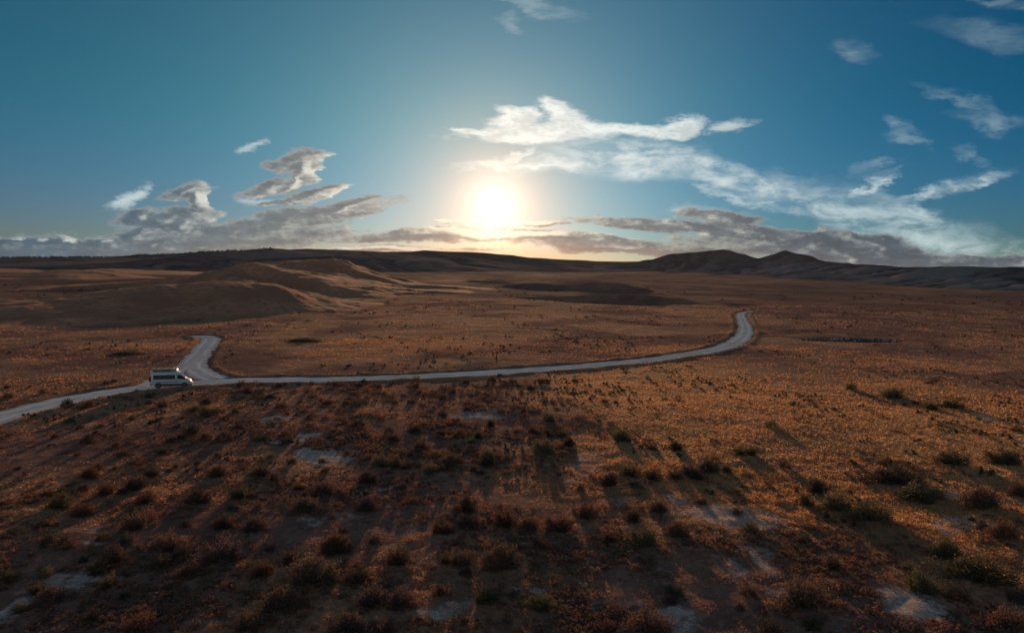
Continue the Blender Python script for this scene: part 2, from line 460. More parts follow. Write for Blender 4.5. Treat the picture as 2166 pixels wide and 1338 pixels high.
def ground_masks(x, y):
    r = np.hypot(x, y)
    wx = x + fbm(x, y, 9, 3, seed=61) * 3.2; wy = y + fbm(x, y, 9, 3, seed=67) * 3.2
    bare = np.zeros_like(x)
    nearm = r < 140
    xn, yn = wx[nearm], wy[nearm]; bn = bare[nearm]
    for cx, cy, a, b in BARE:
        bn = np.maximum(bn, np.exp(-(((xn - cx) / a) ** 2 + ((yn - cy) / b) ** 2)))
    bare[nearm] = bn
    n = fbm(x, y, 14, 4, .6, seed=81)
    bare = np.clip(sstep(.30, 1.05, bare + n * .45) + .35 * sstep(.42, .75, n), 0, 1) 
    # golden grass: the broad sunny flats on the right and patches elsewhere
    az = np.arctan2(x, y)
    g = sstep(-.05, .22, az + .12 * fbm(x, y, 40, 2, seed=83)) * sstep(44, 66, r) * sstep(175, 120, r)
    g = np.maximum(g, .32 * sstep(.0, .5, fbm(x, y, 26, 3, seed=87)))
    g = np.maximum(g, .30 * sstep(90, 140, r) * sstep(.1, .5, fbm(x, y, 60, 3, seed=89) + .25))
    return bare, np.clip(g, 0, 1)

def H_full(x, y):
    z, lab = H_hills(x, y)
    r = np.hypot(x, y)
    rd = road_d(x, y)
    off = sstep(0.0, 3.0, rd)
    det = fbm(x, y, 11, 3, .5, seed=21) * .19 * sstep(700, 200, r)
    det = det + (np.abs(fbm(x, y, 3.2, 2, .5, seed=27))) * .16 * sstep(110, 60, r)
    det = det + fbm(x, y, 16, 4, .6, seed=25) * .45 * (lab == 1)
    det = det + fbm(x, y, 40, 3, seed=23) * .5 * sstep(180, 400, r) * sstep(4000, 1500, r)
    berm = .42 * np.exp(-((rd - 1.0) / .75) ** 2) * (0.75 + .5 * fbm(x, y, 6, 2, seed=29))
    # the eroded bank out on the right plain
    sc = BANK
    q = ((x - sc[0]) / sc[2]) ** 2 + ((y - sc[1]) / sc[3]) ** 2
    det = det - 1.3 * np.exp(-q * q)
    return z + det * off + berm - .07 * (1 - sstep(-.3, .5, rd)), lab, rd
bk = ground_hit(1795, 719)
BANK = (bk[0], bk[1], 13.0, 5.0)

def H_at(x, y):
    return H_full(np.atleast_1d(np.asarray(x, float)), np.atleast_1d(np.asarray(y, float)))[0]

# ------------------------------------------------------------------ mesh helpers
def np_mesh(name, V, F, mat=None, smooth=True, fattr=None, cols=None, normals=None):
    """F: (n,3) or (n,4) int array"""
    me = bpy.data.meshes.new(name)
    k = F.shape[1]
    me.vertices.add(len(V)); me.vertices.foreach_set('co', np.ascontiguousarray(V, np.float32).ravel())
    me.loops.add(F.size); me.loops.foreach_set('vertex_index', np.ascontiguousarray(F, np.int32).ravel())
    me.polygons.add(len(F)); me.polygons.foreach_set('loop_start', np.arange(0, F.size, k, dtype=np.int32))
    me.polygons.foreach_set('use_smooth', np.full(len(F), smooth))
    for nm, a in (fattr or {}).items():
        at = me.attributes.new(nm, 'FLOAT', 'POINT'); at.data.foreach_set('value', np.ascontiguousarray(a, np.float32))
    for nm, a in (cols or {}).items():
        at = me.attributes.new(nm, 'FLOAT_COLOR', 'POINT'); at.data.foreach_set('color', np.ascontiguousarray(a, np.float32).ravel())
    me.update(calc_edges=True)
    if normals is not None:
        me.normals_split_custom_set_from_vertices(normals.tolist())
    if mat: me.materials.append(mat)
    return me

def link(name, me, parent=None):
    o = bpy.data.objects.new(name, me); COL.objects.link(o)
    if parent: o.parent = parent
    return o

def tag(o, label=None, cat=None, group=None, kind=None):
    for k, v in (('label', label), ('category', cat), ('group', group), ('kind', kind)):
        if v: o[k] = v
    return o

# ------------------------------------------------------------------ materials
def new_mat(name):
    m = bpy.data.materials.new(name); m.use_nodes = True
    return m, NT(m.node_tree), m.node_tree.nodes['Principled BSDF']

def mat_ground():
    m, N, B = new_mat('dry_ground')
    co = N.new('ShaderNodeTexCoord').outputs['Object']
    def att(n):
        return N.new('ShaderNodeAttribute', attribute_name=n).outputs['Fac']
    bare, gras, veg = att('bare'), att('golden'), att('scrub')
    n1 = N.noise(co, 0.35, 5, .62); n2 = N.noise(co, 2.2, 4, .65); n3 = N.noise(co, .045, 4, .6); n4 = N.noise(co, .009, 4, .6)
    soil = N.mix(N.ramp(n1, .35, .68), (.108, .061, .048), (.205, .112, .080))
    soil = N.mix(N.ramp(n2, .45, .72), soil, (.265, .140, .092))
    straw = N.mix(N.ramp(n2, .3, .7), (.34, .17, .060), (.55, .29, .105))
    col = N.mix(N.math('MULTIPLY', gras, N.ramp(n1, .15, .55), clamp=True), soil, straw)
    # broad tonal drift over the plain
    col = N.mix(N.ramp(n3, .35, .68, .15, .75), col, (.100, .045, .034))
    col = N.mix(N.math('MULTIPLY', N.ramp(n4, .42, .62), .6), col, (.074, .043, .038))
    pale = N.mix(N.ramp(N.noise(co, 5.0, 4, .7), .35, .65), (.22, .175, .145), (.43, .36, .30))
    n5 = N.noise(co, 1.1, 6, .72)
    crust = N.ramp(N.math('ADD', N.math('MULTIPLY', N.math('SUBTRACT', n5, .5), 2.4), bare), .45, 1.15)
    col = N.mix(N.math('MULTIPLY', crust, .85), col, pale)
    col = N.mix(veg, col, N.mix(N.ramp(N.noise(co, .02, 6, .7), .4, .62), (.032, .026, .028), (.082, .054, .049)))
    tan = N.mix(N.ramp(n3, .35, .65), (.20, .082, .048), (.33, .145, .080))
    tan = N.mix(N.ramp(n1, .42, .66), tan, (.145, .080, .054))
    col = N.mix(N.math('MULTIPLY', att('dryhill'), .8), col, tan)
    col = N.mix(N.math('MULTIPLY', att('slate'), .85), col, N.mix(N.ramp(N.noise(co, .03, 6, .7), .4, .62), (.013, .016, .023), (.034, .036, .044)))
    col = N.mix(N.math('MULTIPLY', att('painted_relief'), .75), col, (.155, .140, .130))  # pale spur faces: relief shading painted into the colour
    N.n.remove(B); B = N.new('ShaderNodeBsdfDiffuse'); N.l.new(B.outputs[0], N.n['Material Output'].inputs[0])
    N.l.new(col, B.inputs['Color']); B.inputs['Roughness'].default_value = .6
    G = N.new('ShaderNodeBsdfPrincipled'); N.l.new(col, G.inputs['Base Color']); G.inputs['Roughness'].default_value = 1.0
    G.inputs['Specular IOR Level'].default_value = .1; N.put(G.inputs['Specular Tint'], (1.0, .72, .52))
    mx = N.new('ShaderNodeMixShader'); N.put(mx.inputs[0], N.math('MULTIPLY', N.math('ADD', N.math('MULTIPLY_ADD', gras, .34, .08), N.math('MULTIPLY', att('dryhill'), .22)), N.math('SUBTRACT', 1.0, veg)))
    N.l.new(B.outputs[0], mx.inputs[1]); N.l.new(G.outputs[0], mx.inputs[2]); N.l.new(mx.outputs[0], N.n['Material Output'].inputs[0])
    bump = N.new('ShaderNodeBump'); bump.inputs['Strength'].default_value = .9; bump.inputs['Distance'].default_value = .24
    h = N.math('ADD', N.math('MULTIPLY', N.noise(co, 2.4, 7, .74), .9), N.math('MULTIPLY', N.noise(co, .16, 5, .65), 1.6))
    N.l.new(h, bump.inputs['Height']); N.l.new(bump.outputs[0], B.inputs['Normal']); N.l.new(bump.outputs[0], G.inputs['Normal'])
    return m

def mat_road():
    m, N, B = new_mat('graded_dirt')
    co = N.new('ShaderNodeTexCoord').outputs['Object']
    a = N.new('ShaderNodeAttribute', attribute_name='across').outputs['Fac']
    n1 = N.noise(co, .5, 5, .65); n2 = N.noise(co, 6, 3, .6); n3 = N.noise(co, .08, 3)
    aw = N.math('ADD', a, N.math('MULTIPLY', N.math('SUBTRACT', n1, .5), .3))
    tr = N.math('ABSOLUTE', N.math('SUBTRACT', N.math('ABSOLUTE', aw), .42))
    track = N.ramp(tr, .05, .2, 1, 0)
    col = N.mix(N.ramp(n1, .3, .7), (.31, .282, .248), (.41, .376, .338))
    col = N.mix(N.math('MULTIPLY', track, .75), col, (.50, .465, .42))
    col = N.mix(N.math('MULTIPLY', N.ramp(N.math('ABSOLUTE', aw), .72, 1.05), .8), col, (.16, .12, .095))
    col = N.mix(N.ramp(n2, .5, .8, 0, .35), col, (.22, .19, .165))
    col = N.mix(N.ramp(n3, .45, .7, 0, .4), col, (.24, .21, .18))
    N.n.remove(B); B = N.new('ShaderNodeBsdfDiffuse'); N.l.new(B.outputs[0], N.n['Material Output'].inputs[0])
    N.l.new(col, B.inputs['Color']); B.inputs['Roughness'].default_value = .6
    bump = N.new('ShaderNodeBump'); bump.inputs['Strength'].default_value = .5; bump.inputs['Distance'].default_value = .06
    N.l.new(N.math('ADD', n1, N.math('MULTIPLY', n2, .4)), bump.inputs['Height']); N.l.new(bump.outputs[0], B.inputs['Normal'])
    return m

def mat_leaf(name, use='attr', trans=.4):
    m, N, B = new_mat(name)
    N.n.remove(B)
    if use == 'attr':
        c = N.new('ShaderNodeAttribute', attribute_name='tint').outputs['Color']
    else:
        oi = N.new('ShaderNodeObjectInfo')
        v = N.new('ShaderNodeAttribute', attribute_name='shade').outputs['Fac']
        c = N.scale(oi.outputs['Color'], v)
    d = N.new('ShaderNodeBsdfDiffuse'); t = N.new('ShaderNodeBsdfTranslucent')
    N.put(d.inputs['Color'], c); N.put(t.inputs['Color'], c)
    mx = N.new('ShaderNodeMixShader'); mx.inputs[0].default_value = trans
    N.l.new(d.outputs[0], mx.inputs[1]); N.l.new(t.outputs[0], mx.inputs[2])
    N.l.new(mx.outputs[0], N.n['Material Output'].inputs[0])
    return m

def mat_simple(name, col, rough=.5, metal=0.0, spec=.5, dirt=None, coat=0.0):
    m, N, B = new_mat(name)
    co = N.new('ShaderNodeTexCoord').outputs['Object']
    n = N.noise(co, 3.0, 5, .6)
    c2 = dirt if dirt else tuple(x * .8 for x in col)
    N.l.new(N.mix(N.ramp(n, .4, .75, 0, .6), col, c2), B.inputs['Base Color'])
    B.inputs['Roughness'].default_value = rough; B.inputs['Metallic'].default_value = metal
    B.inputs['Specular IOR Level'].default_value = spec
    B.inputs['Coat Weight'].default_value = coat
    return m
M_GROUND = mat_ground(); M_ROAD = mat_road()
M_GRASS = mat_leaf('dry_grass_blades', 'attr', .5)
M_SHRUB = mat_leaf('shrub_foliage', 'obj', .30)
M_TWIG = mat_leaf('shrub_twigs', 'obj', .05)
M_FAR = mat_leaf('far_shrub_foliage', 'attr', .2)

# ------------------------------------------------------------------ build the ground
def build_ground():
    az = np.concatenate([np.linspace(-180, -62, 60, endpoint=False), np.linspace(-62, -42, 90, endpoint=False),
                         np.linspace(-42, 42, 860, endpoint=False), np.linspace(42, 62, 90, endpoint=False), np.linspace(62, 180, 60)])
    az = np.radians(az)
    r = np.concatenate([np.linspace(2, 22, 16, endpoint=False), np.exp(np.linspace(np.log(22), np.log(420), 520, endpoint=False)),
                        np.exp(np.linspace(np.log(420), np.log(3800), 380, endpoint=False)), np.exp(np.linspace(np.log(3800), np.log(5600), 24))])
    A, RR = np.meshgrid(az, r)
    x = np.sin(A) * RR; y = np.cos(A) * RR
    xf, yf = x.ravel(), y.ravel()
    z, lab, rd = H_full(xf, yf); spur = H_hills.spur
    bare, gold = ground_masks(xf, yf)
    bare = np.maximum(bare * sstep(0, 2, rd), .35 * sstep(2.2, .4, rd))
    scrub = np.clip((lab == 4) * .95 + (lab == 3) * .95 + (lab == 2) * .3 + (lab == 1) * .12, 0, 1).astype(float)
    scrub = np.maximum(scrub, .42 * sstep(220, 620, np.hypot(xf, yf)) * (lab == 0) * (1 + .9 * fbm(xf, yf * .35, 160, 4, .6, seed=153)))
    scrub = np.clip(scrub, 0, 1)
    nr, na = A.shape
    # soften the scrub mask
    sm = scrub.reshape(nr, na)
    for _ in range(6):
        sm = (sm + np.roll(sm, 1, 0) + np.roll(sm, -1, 0) + np.roll(sm, 1, 1) + np.roll(sm, -1, 1)) / 5
    scrub = sm.ravel()
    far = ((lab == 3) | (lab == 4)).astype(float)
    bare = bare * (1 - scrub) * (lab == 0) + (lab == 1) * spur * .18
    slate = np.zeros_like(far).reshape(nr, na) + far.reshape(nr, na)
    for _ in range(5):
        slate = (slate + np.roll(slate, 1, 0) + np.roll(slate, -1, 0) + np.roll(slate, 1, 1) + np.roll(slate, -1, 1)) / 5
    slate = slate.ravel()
    dryhill = (lab == 1).astype(float).reshape(nr, na)
    for _ in range(8):
        dryhill = (dryhill + np.roll(dryhill, 1, 0) + np.roll(dryhill, -1, 0) + np.roll(dryhill, 1, 1) + np.roll(dryhill, -1, 1)) / 5
    dryhill = dryhill.ravel()
    painted_relief = far * spur * np.where(lab == 4, .8, .35) * sstep(3200, 1700, np.hypot(xf, yf))  # spurs paler than gullies, standing in for relief shading the light leaves flat
    scrub = scrub * (1 - .45 * far * spur)  # dark scrub colour thinned on the same spurs, for the painted relief
    gold = np.where(lab == 1, .42 + .4 * fbm(xf, yf, 18, 3, seed=151), gold)
    V = np.stack([xf, yf, z], 1)
    G = V.reshape(nr, na, 3)
    da = np.gradient(G, axis=1); dr = np.gradient(G, axis=0)
    nrm = np.cross(da, dr); nrm /= np.linalg.norm(nrm, axis=2, keepdims=True) + 1e-9
    nrm[nrm[..., 2] < 0] *= -1
    nrm = nrm.reshape(-1, 3)
    idx = np.arange(nr * na).reshape(nr, na)
    F = np.stack([idx[:-1, :-1], idx[:-1, 1:], idx[1:, 1:], idx[1:, :-1]], -1).reshape(-1, 4)
    fl = np.max(lab[F], axis=1)
    cap = None
    for k, kind in enumerate(KINDS):
        Fk = F[fl == k]
        if not len(Fk): continue
        used, inv = np.unique(Fk.ravel(), return_inverse=True)
        me = np_mesh(kind, V[used], inv.reshape(-1, 4), M_GROUND, True,
                     {'bare': bare[used], 'golden': gold[used], 'scrub': scrub[used], 'slate': slate[used], 'dryhill': dryhill[used], 'painted_relief': painted_relief[used]}, normals=nrm[used])
        tag(link(kind, me), kind='structure')
    return xf, yf, z
build_ground()

def build_road(name, P, hw, lift, taper):
    n = len(P)
    T = np.gradient(P, axis=0); T /= np.linalg.norm(T, axis=1, keepdims=True)
    Nn = np.stack([-T[:, 1], T[:, 0]], 1)
    ks = np.linspace(-1, 1, 15)
    wl = hw * (1 + .22 * fbm(P[:, 0], P[:, 1], 4, 4, .7, seed=101)); wr = hw * (1 + .22 * fbm(P[:, 0], P[:, 1], 4, 4, .7, seed=103))
    tap = np.interp(np.linspace(0, 1, n), [0, .60, .80, .92, 1], [1, .92, .74, .64, .45]) if taper > 1 else 1
    wl = wl * tap; wr = wr * tap
    V = []; A = []
    for k in ks:
        w = np.where(k < 0, wl, wr)
        q = P + Nn * (k * w)[:, None]
        z = H_hills(q[:, 0], q[:, 1])[0] + lift + .05 * (1 - k * k) - .05 * np.exp(-((abs(k) - .42) / .16) ** 2) - (.06 if abs(k) > .99 else 0)
        V.append(np.column_stack([q, z])); A.append(np.full(n, k))
    V = np.stack(V, 1).reshape(-1, 3); A = np.stack(A, 1).ravel()
    m = len(ks); idx = np.arange(n * m).reshape(n, m)
    F = np.stack([idx[:-1, :-1], idx[:-1, 1:], idx[1:, 1:], idx[1:, :-1]], -1).reshape(-1, 4)
    me = np_mesh(name, V, F[:, ::-1], M_ROAD, True, {'across': A})
    tag(link(name, me), kind='structure')
build_road('dirt_road', ROADS[0][0], ROADS[0][1], .03, 2)
build_road('side_road', ROADS[1][0], ROADS[1][1], .036, 1)
build_road('corner_track', ROADS[2][0], ROADS[2][1], .042, 1)

# ------------------------------------------------------------------ grass (nobody could count it)
def tufts(n, r0, r1, az0, az1, hbase, blades, seed, name_scale):
    g = np.random.default_rng(seed)
    r = np.exp(g.uniform(np.log(r0), np.log(r1), n)); a = g.uniform(az0, az1, n)
    x, y = np.sin(a) * r, np.cos(a) * r
    bare, gold = ground_masks(x, y)
    rd = road_d(x, y)
    dens = .46 + .75 * fbm(x, y, 5, 4, .6, seed=111) + .55 * fbm(x, y, 38, 3, .6, seed=113) + .62 * gold - .55 * bare
    keep = (g.uniform(0, 1, n) < dens) & (rd > g.uniform(-1.0, .6, n))
    keep[keep] &= H_hills(x[keep], y[keep])[1] == 0
    x, y, r, gold, bare = x[keep], y[keep], r[keep], gold[keep], bare[keep]
    z = H_at(x, y)
    n = len(x)
    size = hbase * (r / 45) ** name_scale * g.uniform(.5, 1.35, n) * (.75 + .5 * gold)
    # colours: golden straw where the flats are, rusty and grey-brown forbs elsewhere
    pal = np.array([[.36, .18, .070], [.38, .22, .105], [.23, .105, .062], [.19, .102, .070], [.17, .135, .088], [.44, .17, .055]])
    wts = np.stack([.5 + 1.6 * gold, .25 + 1.3 * gold, 1.0 - .5 * gold, .9 - .7 * gold, .5 - .3 * gold, .16 + .2 * gold], 1)
    nz = fbm(x, y, 5, 2, seed=117)
    wts[:, 2] *= 1 + nz; wts[:, 4] *= 1 - nz; wts[:, 5] *= np.clip(1 + 3 * fbm(x, y, 8, 2, seed=119), 0, 5)
    cw = np.cumsum(wts, 1); cw /= cw[:, -1:]
    ci = (g.uniform(0, 1, n)[:, None] > cw).sum(1).clip(0, 5)
    col = pal[ci] * g.uniform(.75, 1.2, (n, 1))
    B = blades
    ang = g.uniform(0, 2 * np.pi, (n, B)); lean = g.uniform(.15, .95, (n, B)); L = size[:, None] * g.uniform(.6, 1.1, (n, B))
    wdt = size[:, None] * g.uniform(.07, .16, (n, B))
    ox = g.normal(0, .28, (n, B)) * size[:, None]; oy = g.normal(0, .28, (n, B)) * size[:, None]
    bx = x[:, None] + ox; by = y[:, None] + oy; bz = np.repeat(z[:, None], B, 1) - .02
    fa = g.uniform(0, np.pi, (n, B))
    px, py = np.cos(fa) * wdt, np.sin(fa) * wdt
    tx = bx + np.cos(ang) * lean * L * .8; ty = by + np.sin(ang) * lean * L * .8; tz = bz + L * np.sqrt(1 - (lean * .75) ** 2)
    V = np.stack([np.stack([bx - px, by - py, bz], -1), np.stack([bx + px, by + py, bz], -1), np.stack([tx, ty, tz], -1)], 2).reshape(-1, 3)
    C = np.repeat(np.repeat(col[:, None], B, 1)[:, :, None], 3, 2).reshape(-1, 3)
    return V, C
parts = [tufts(190000, 27, 72, R(-42), R(42), .115, 6, 201, .4), tufts(150000, 60, 190, R(-41), R(41), .12, 5, 202, .55), tufts(60000, 150, 420, R(-40), R(40), .13, 5, 203, .55)]
V = np.vstack([p[0] for p in parts]); C = np.vstack([p[1] for p in parts])
F = np.arange(len(V)).reshape(-1, 3)
me = np_mesh('dry_grass', V, F, M_GRASS, False, cols={'tint': np.column_stack([C, np.ones(len(C))])})
tag(link('dry_grass', me), 'dry orange and straw grass with rusty weeds covering the plain', 'grass', kind='stuff')

# ------------------------------------------------------------------ sagebrush
def shrub_arrays(seed, n_leaf=2600, n_twig=150, lump=.22, flat=.66, leaf=.030):
    """leafy dome about 1 m wide: returns leaf triangles and twig triangles"""
    g = np.random.default_rng(seed)
    ph = g.uniform(0, 2 * np.pi, 12); fr = g.integers(2, 6, 12)
    def rad(a, el):
        t = 1.0
        for k in range(4):
            t = t + lump * .5 * np.sin(fr[k] * a + ph[k] + 2.2 * np.sin(el * 2 + ph[k + 4]))
        return t
    # twigs fan out from the root
    a = g.uniform(0, 2 * np.pi, n_twig); el = np.arcsin(g.uniform(.02, 1, n_twig) ** .8)
    d = np.stack([np.cos(a) * np.cos(el), np.sin(a) * np.cos(el), np.sin(el) * flat * 1.5], 1)
    Lt = .5 * rad(a, el) * g.uniform(.75, 1.16, n_twig)
    tip = d * Lt[:, None]; tip[:, 2] = np.maximum(tip[:, 2], .03)
    base = g.normal(0, .03, (n_twig, 3)); base[:, 2] = 0
    mid = base * .5 + tip * .5 + g.normal(0, .035, (n_twig, 3)); mid[:, 2] = np.abs(mid[:, 2]) - .01
    w = .007
    TV = []
    for (p, q, w0, w1) in ((base, mid, w * 1.6, w), (mid, tip, w, w * .3)):
        s = np.cross(q - p, g.normal(0, 1, (n_twig, 3))); s /= np.linalg.norm(s, axis=1, keepdims=True) + 1e-9
        TV += [np.stack([p - s * w0, p + s * w0, q + s * w1], 1), np.stack([p - s * w0, q + s * w1, q - s * w1], 1)]
    TV = np.concatenate(TV).reshape(-1, 3)
    # leaves cluster along the outer part of each twig, with upright sprigs at the tips
    ti = g.integers(0, n_twig, n_leaf)
    f = g.uniform(0, 1, n_leaf) ** .55
    P = mid[ti] * (1 - f)[:, None] + tip[ti] * f[:, None] + g.normal(0, .045, (n_leaf, 3)) * (1.25 - .5 * f)[:, None]
    P[:, 2] = np.abs(P[:, 2])
    out = P / (np.linalg.norm(P, axis=1, keepdims=True) + 1e-6)
    ax = out * .7 + g.normal(0, .55, (n_leaf, 3)) + np.array([0, 0, .45]); ax /= np.linalg.norm(ax, axis=1, keepdims=True)
    s = np.cross(ax, g.normal(0, 1, (n_leaf, 3))); s /= np.linalg.norm(s, axis=1, keepdims=True) + 1e-9
    ll = leaf * g.uniform(.9, 2.6, n_leaf)[:, None]; ww = leaf * g.uniform(.28, .6, n_leaf)[:, None]
    LV = np.stack([P - s * ww, P + s * ww, P + ax * ll], 1).reshape(-1, 3)
    sh = np.repeat(g.uniform(.65, 1.35, n_leaf), 3)
    return LV, sh, TV

def shrub_meshes(seed, **kw):
    LV, sh, TV = shrub_arrays(seed, **kw)
    lm = np_mesh('shrub_foliage', LV, np.arange(len(LV)).reshape(-1, 3), M_SHRUB, False, {'shade': sh})
    tm = np_mesh('shrub_twigs', TV, np.arange(len(TV)).reshape(-1, 3), M_TWIG, False, {'shade': np.full(len(TV), .8)})
    return lm, tm
VARS = [shrub_meshes(301, lump=.16, flat=.72), shrub_meshes(302, lump=.26, flat=.62), shrub_meshes(303, n_leaf=2200, lump=.3, flat=.6),
        shrub_meshes(304, n_leaf=3000, lump=.12, flat=.8), shrub_meshes(305, n_leaf=1700, n_twig=190, lump=.3, flat=.66), shrub_meshes(306, n_leaf=2400, lump=.34, flat=.52)]

# tint of each kind of bush
TINT = {'olive': (.070, .061, .035), 'dark': (.046, .040, .032), 'rust': (.085, .048, .034), 'brown': (.066, .046, .034), 'green': (.054, .055, .029), 'plum': (.062, .042, .040)}
# prominent bushes: (px of base, py of base, width px, tint, h/w ratio, label)
NAMED = [
 (1031,974,31,'green',.95,'round olive green bush standing alone mid foreground, casting a long shadow towards the viewer'),
 (1150,957,50,'olive',.75,'wide grey olive dome bush with pale bare soil just below it'),
 (1158,922,23,'olive',.9,'small round bush close behind the wide grey olive dome bush'),
 (1203,941,22,'dark',1.0,'narrow upright dark bush right of the wide grey olive dome bush'),
 (1315,930,38,'green',.75,'green leafy bush alone at the left edge of the golden grass'),
 (1010,926,19,'dark',.9,'small dark bush up and left of the round olive green bush'),
 (1038,900,18,'dark',1.0,'tiny dark upright bush on the pale strip, higher than its neighbours'),
 (934,920,19,'dark',.8,'small dark bush left of two small bushes on the pale strip'),
 (876,914,31,'dark',.7,None),(829,932,29,'brown',.8,None),(887,950,33,'brown',.8,None),
 (805,985,40,'olive',.75,'left bush of a touching olive pair left of centre'),
 (836,987,35,'olive',.85,'right bush of a touching olive pair left of centre'),
 (775,1020,44,'plum',.75,None),(909,998,38,'olive',.7,'olive bush low and left of a broad thin straw-coloured bush'),
 (954,982,50,'brown',.6,'broad thin straw brown bush left of the round olive green bush'),
 (775,1078,48,'plum',.8,None),(984,1080,46,'brown',.9,'tall brown bush above another, below the round olive bush shadow'),
 (991,1115,42,'plum',.8,None),(939,1125,52,'rust',.55,None),(1068,1112,52,'rust',.85,None),(1118,1118,56,'rust',.6,None),(1182,1120,66,'rust',.6,None),
 (1057,1202,84,'brown',.8,'big dark domed bush in the centre foreground with black shadow under it'),
 (844,1190,52,'brown',.9,None),(943,1190,26,'rust',.9,None),(1240,1092,38,'rust',1.0,None),(1339,1100,38,'brown',.9,None),
 (1361,1152,62,'olive',.8,'large dark olive bush left of the big pale bare patch'),
 (1395,1080,36,'brown',.8,None),(1432,1133,52,'brown',.8,'brown bush at the lower left rim of the big pale bare patch'),
 (1290,1025,42,'dark',.8,None),(1335,1006,48,'dark',.65,None),(1380,1012,40,'brown',.7,None),(1428,1011,36,'dark',.7,None),(1458,1004,42,'plum',.8,None),
 (1380,950,19,'brown',.8,None),(1428,950,26,'dark',.8,None),(756,1227,54,'brown',.65,None),(786,1275,60,'plum',.8,None),(848,1279,60,'plum',.8,None),
 (1027,1271,46,'green',.7,'greenish bush lower centre, left of a wide grassy green one'),
 (1145,1285,72,'green',.5,'wide low grassy green bush near the bottom centre'),
 (1372,1334,105,'rust',.6,'very wide rusty bush at the bottom edge right of centre'),
 (737,1338,90,'plum',.65,None),(808,1338,54,'brown',.7,None),(715,1163,54,'rust',.8,None),(1290,1144,32,'brown',.9,None),
 (1566,961,27,'green',.8,'left bush of a small green pair in the golden grass'),
 (1590,961,23,'green',.85,'right bush of a small green pair in the golden grass'),
 (1497,998,48,'dark',.75,'dark bush at the right end of a row above the big pale bare patch'),
 (1538,998,21,'dark',.9,None),(1474,1012,34,'dark',.7,None),
 (1897,1017,120,'dark',.36,'very long low dark bush on the right, uppermost of the long ones'),
 (1941,1053,112,'olive',.4,'long low feathery bush on the right below the longest dark one'),
 (1730,1040,40,'dark',.9,'round dark bush at the upper left end of a diagonal row on the right'),
 (1770,1077,66,'olive',.75,'middle bush of a diagonal row of three on the right'),
 (1840,1098,92,'olive',.6,'big bush at the lower right end of a diagonal row on the right'),
 (1706,1066,32,'brown',.9,None),(1960,1064,26,'olive',.8,None),
 (1997,1176,74,'olive',.65,'rounded olive bush with a wide dark shadow at right'),
 (1949,1250,60,'green',.9,'upright yellow green bush at lower right'),
 (1695,1281,110,'brown',.75,'largest feathery brown bush at lower right, spreading twigs'),
 (2083,1224,140,'olive',.45,'very wide straggly olive bush at the right edge'),
 (2121,1137,66,'rust',.75,None),(2072,1070,90,'brown',.6,None),(2016,980,72,'olive',.55,None),(2121,980,74,'dark',.55,None),
 (2016,862,50,'olive',.5,None),(1969,866,27,'olive',.7,None),(2128,1326,96,'rust',.6,None),(1762,1197,42,'brown',.6,None),(2154,1047,52,'brown',.8,None),
 (1889,839,62,'olive',.42,'low wide olive bush in golden grass below the dark eroded bank'),
 (706,1168,66,'rust',.75,'round rusty brown bush left of centre, crown lit at the top'),
 (658,1229,112,'brown',.6,'widest dark brown bush in the left foreground'),
 (594,1285,84,'brown',.7,None),(643,1081,58,'brown',.7,None),(684,1047,58,'plum',.7,None),(288,1032,42,'plum',.8,None),(321,1006,36,'brown',.8,None),
 (460,1006,46,'brown',.7,None),(553,1006,42,'dark',.75,None),(224,1043,42,'rust',.8,None),(191,1010,42,'rust',.7,None),(127,1070,46,'olive',.8,None),
 (176,1088,44,'rust',.7,None),(284,1118,54,'brown',.8,None),(355,1159,74,'rust',.55,None),(243,1185,54,'brown',.75,None),(209,1210,52,'brown',.6,None),
 (467,1182,86,'plum',.6,None),(538,1122,54,'plum',.75,None),(471,1114,42,'brown',.8,None),(418,1062,54,'brown',.7,None),(504,1051,38,'olive',.8,None),
 (344,1197,46,'rust',.7,None),(75,1254,32,'olive',.8,None),(45,1292,32,'olive',.8,None),(228,1240,38,'olive',.7,None),(306,1062,38,'rust',.8,None),
 (268,750,76,'dark',.17,'low dark brush heap left of the side road bend'),(640,722,80,'dark',.16,'thin dark streak of brush on the plain right of the side road bend'),
 (403,1217,64,'rust',.5,None),(553,1214,54,'rust',.7,None),(527,1326,66,'brown',.7,None),
]

def px_of(P):
    """photo pixel of world points (n,3)"""
    q = (np.atleast_2d(P) - np.array([0, 0, CAM_H])) @ CAMROT
    return PW / 2 + FPX * q[:, 0] / -q[:, 2], PH / 2 - FPX * q[:, 1] / -q[:, 2]

def full_hit(px, py):
    p = ground_hit(px, py)
    for _ in range(5):
        p = flat_hit(px, py, H_at(p[0], p[1])[0])
    return p

spots = []          # x, y, z, width, ratio, tint, label
for bx, by, w, tint, ratio, label in NAMED:
    p = full_hit(bx, by)
    k = p[1] / FPX
    spots.append([p[0], p[1], p[2], w * k * 1.22, ratio, tint, label])
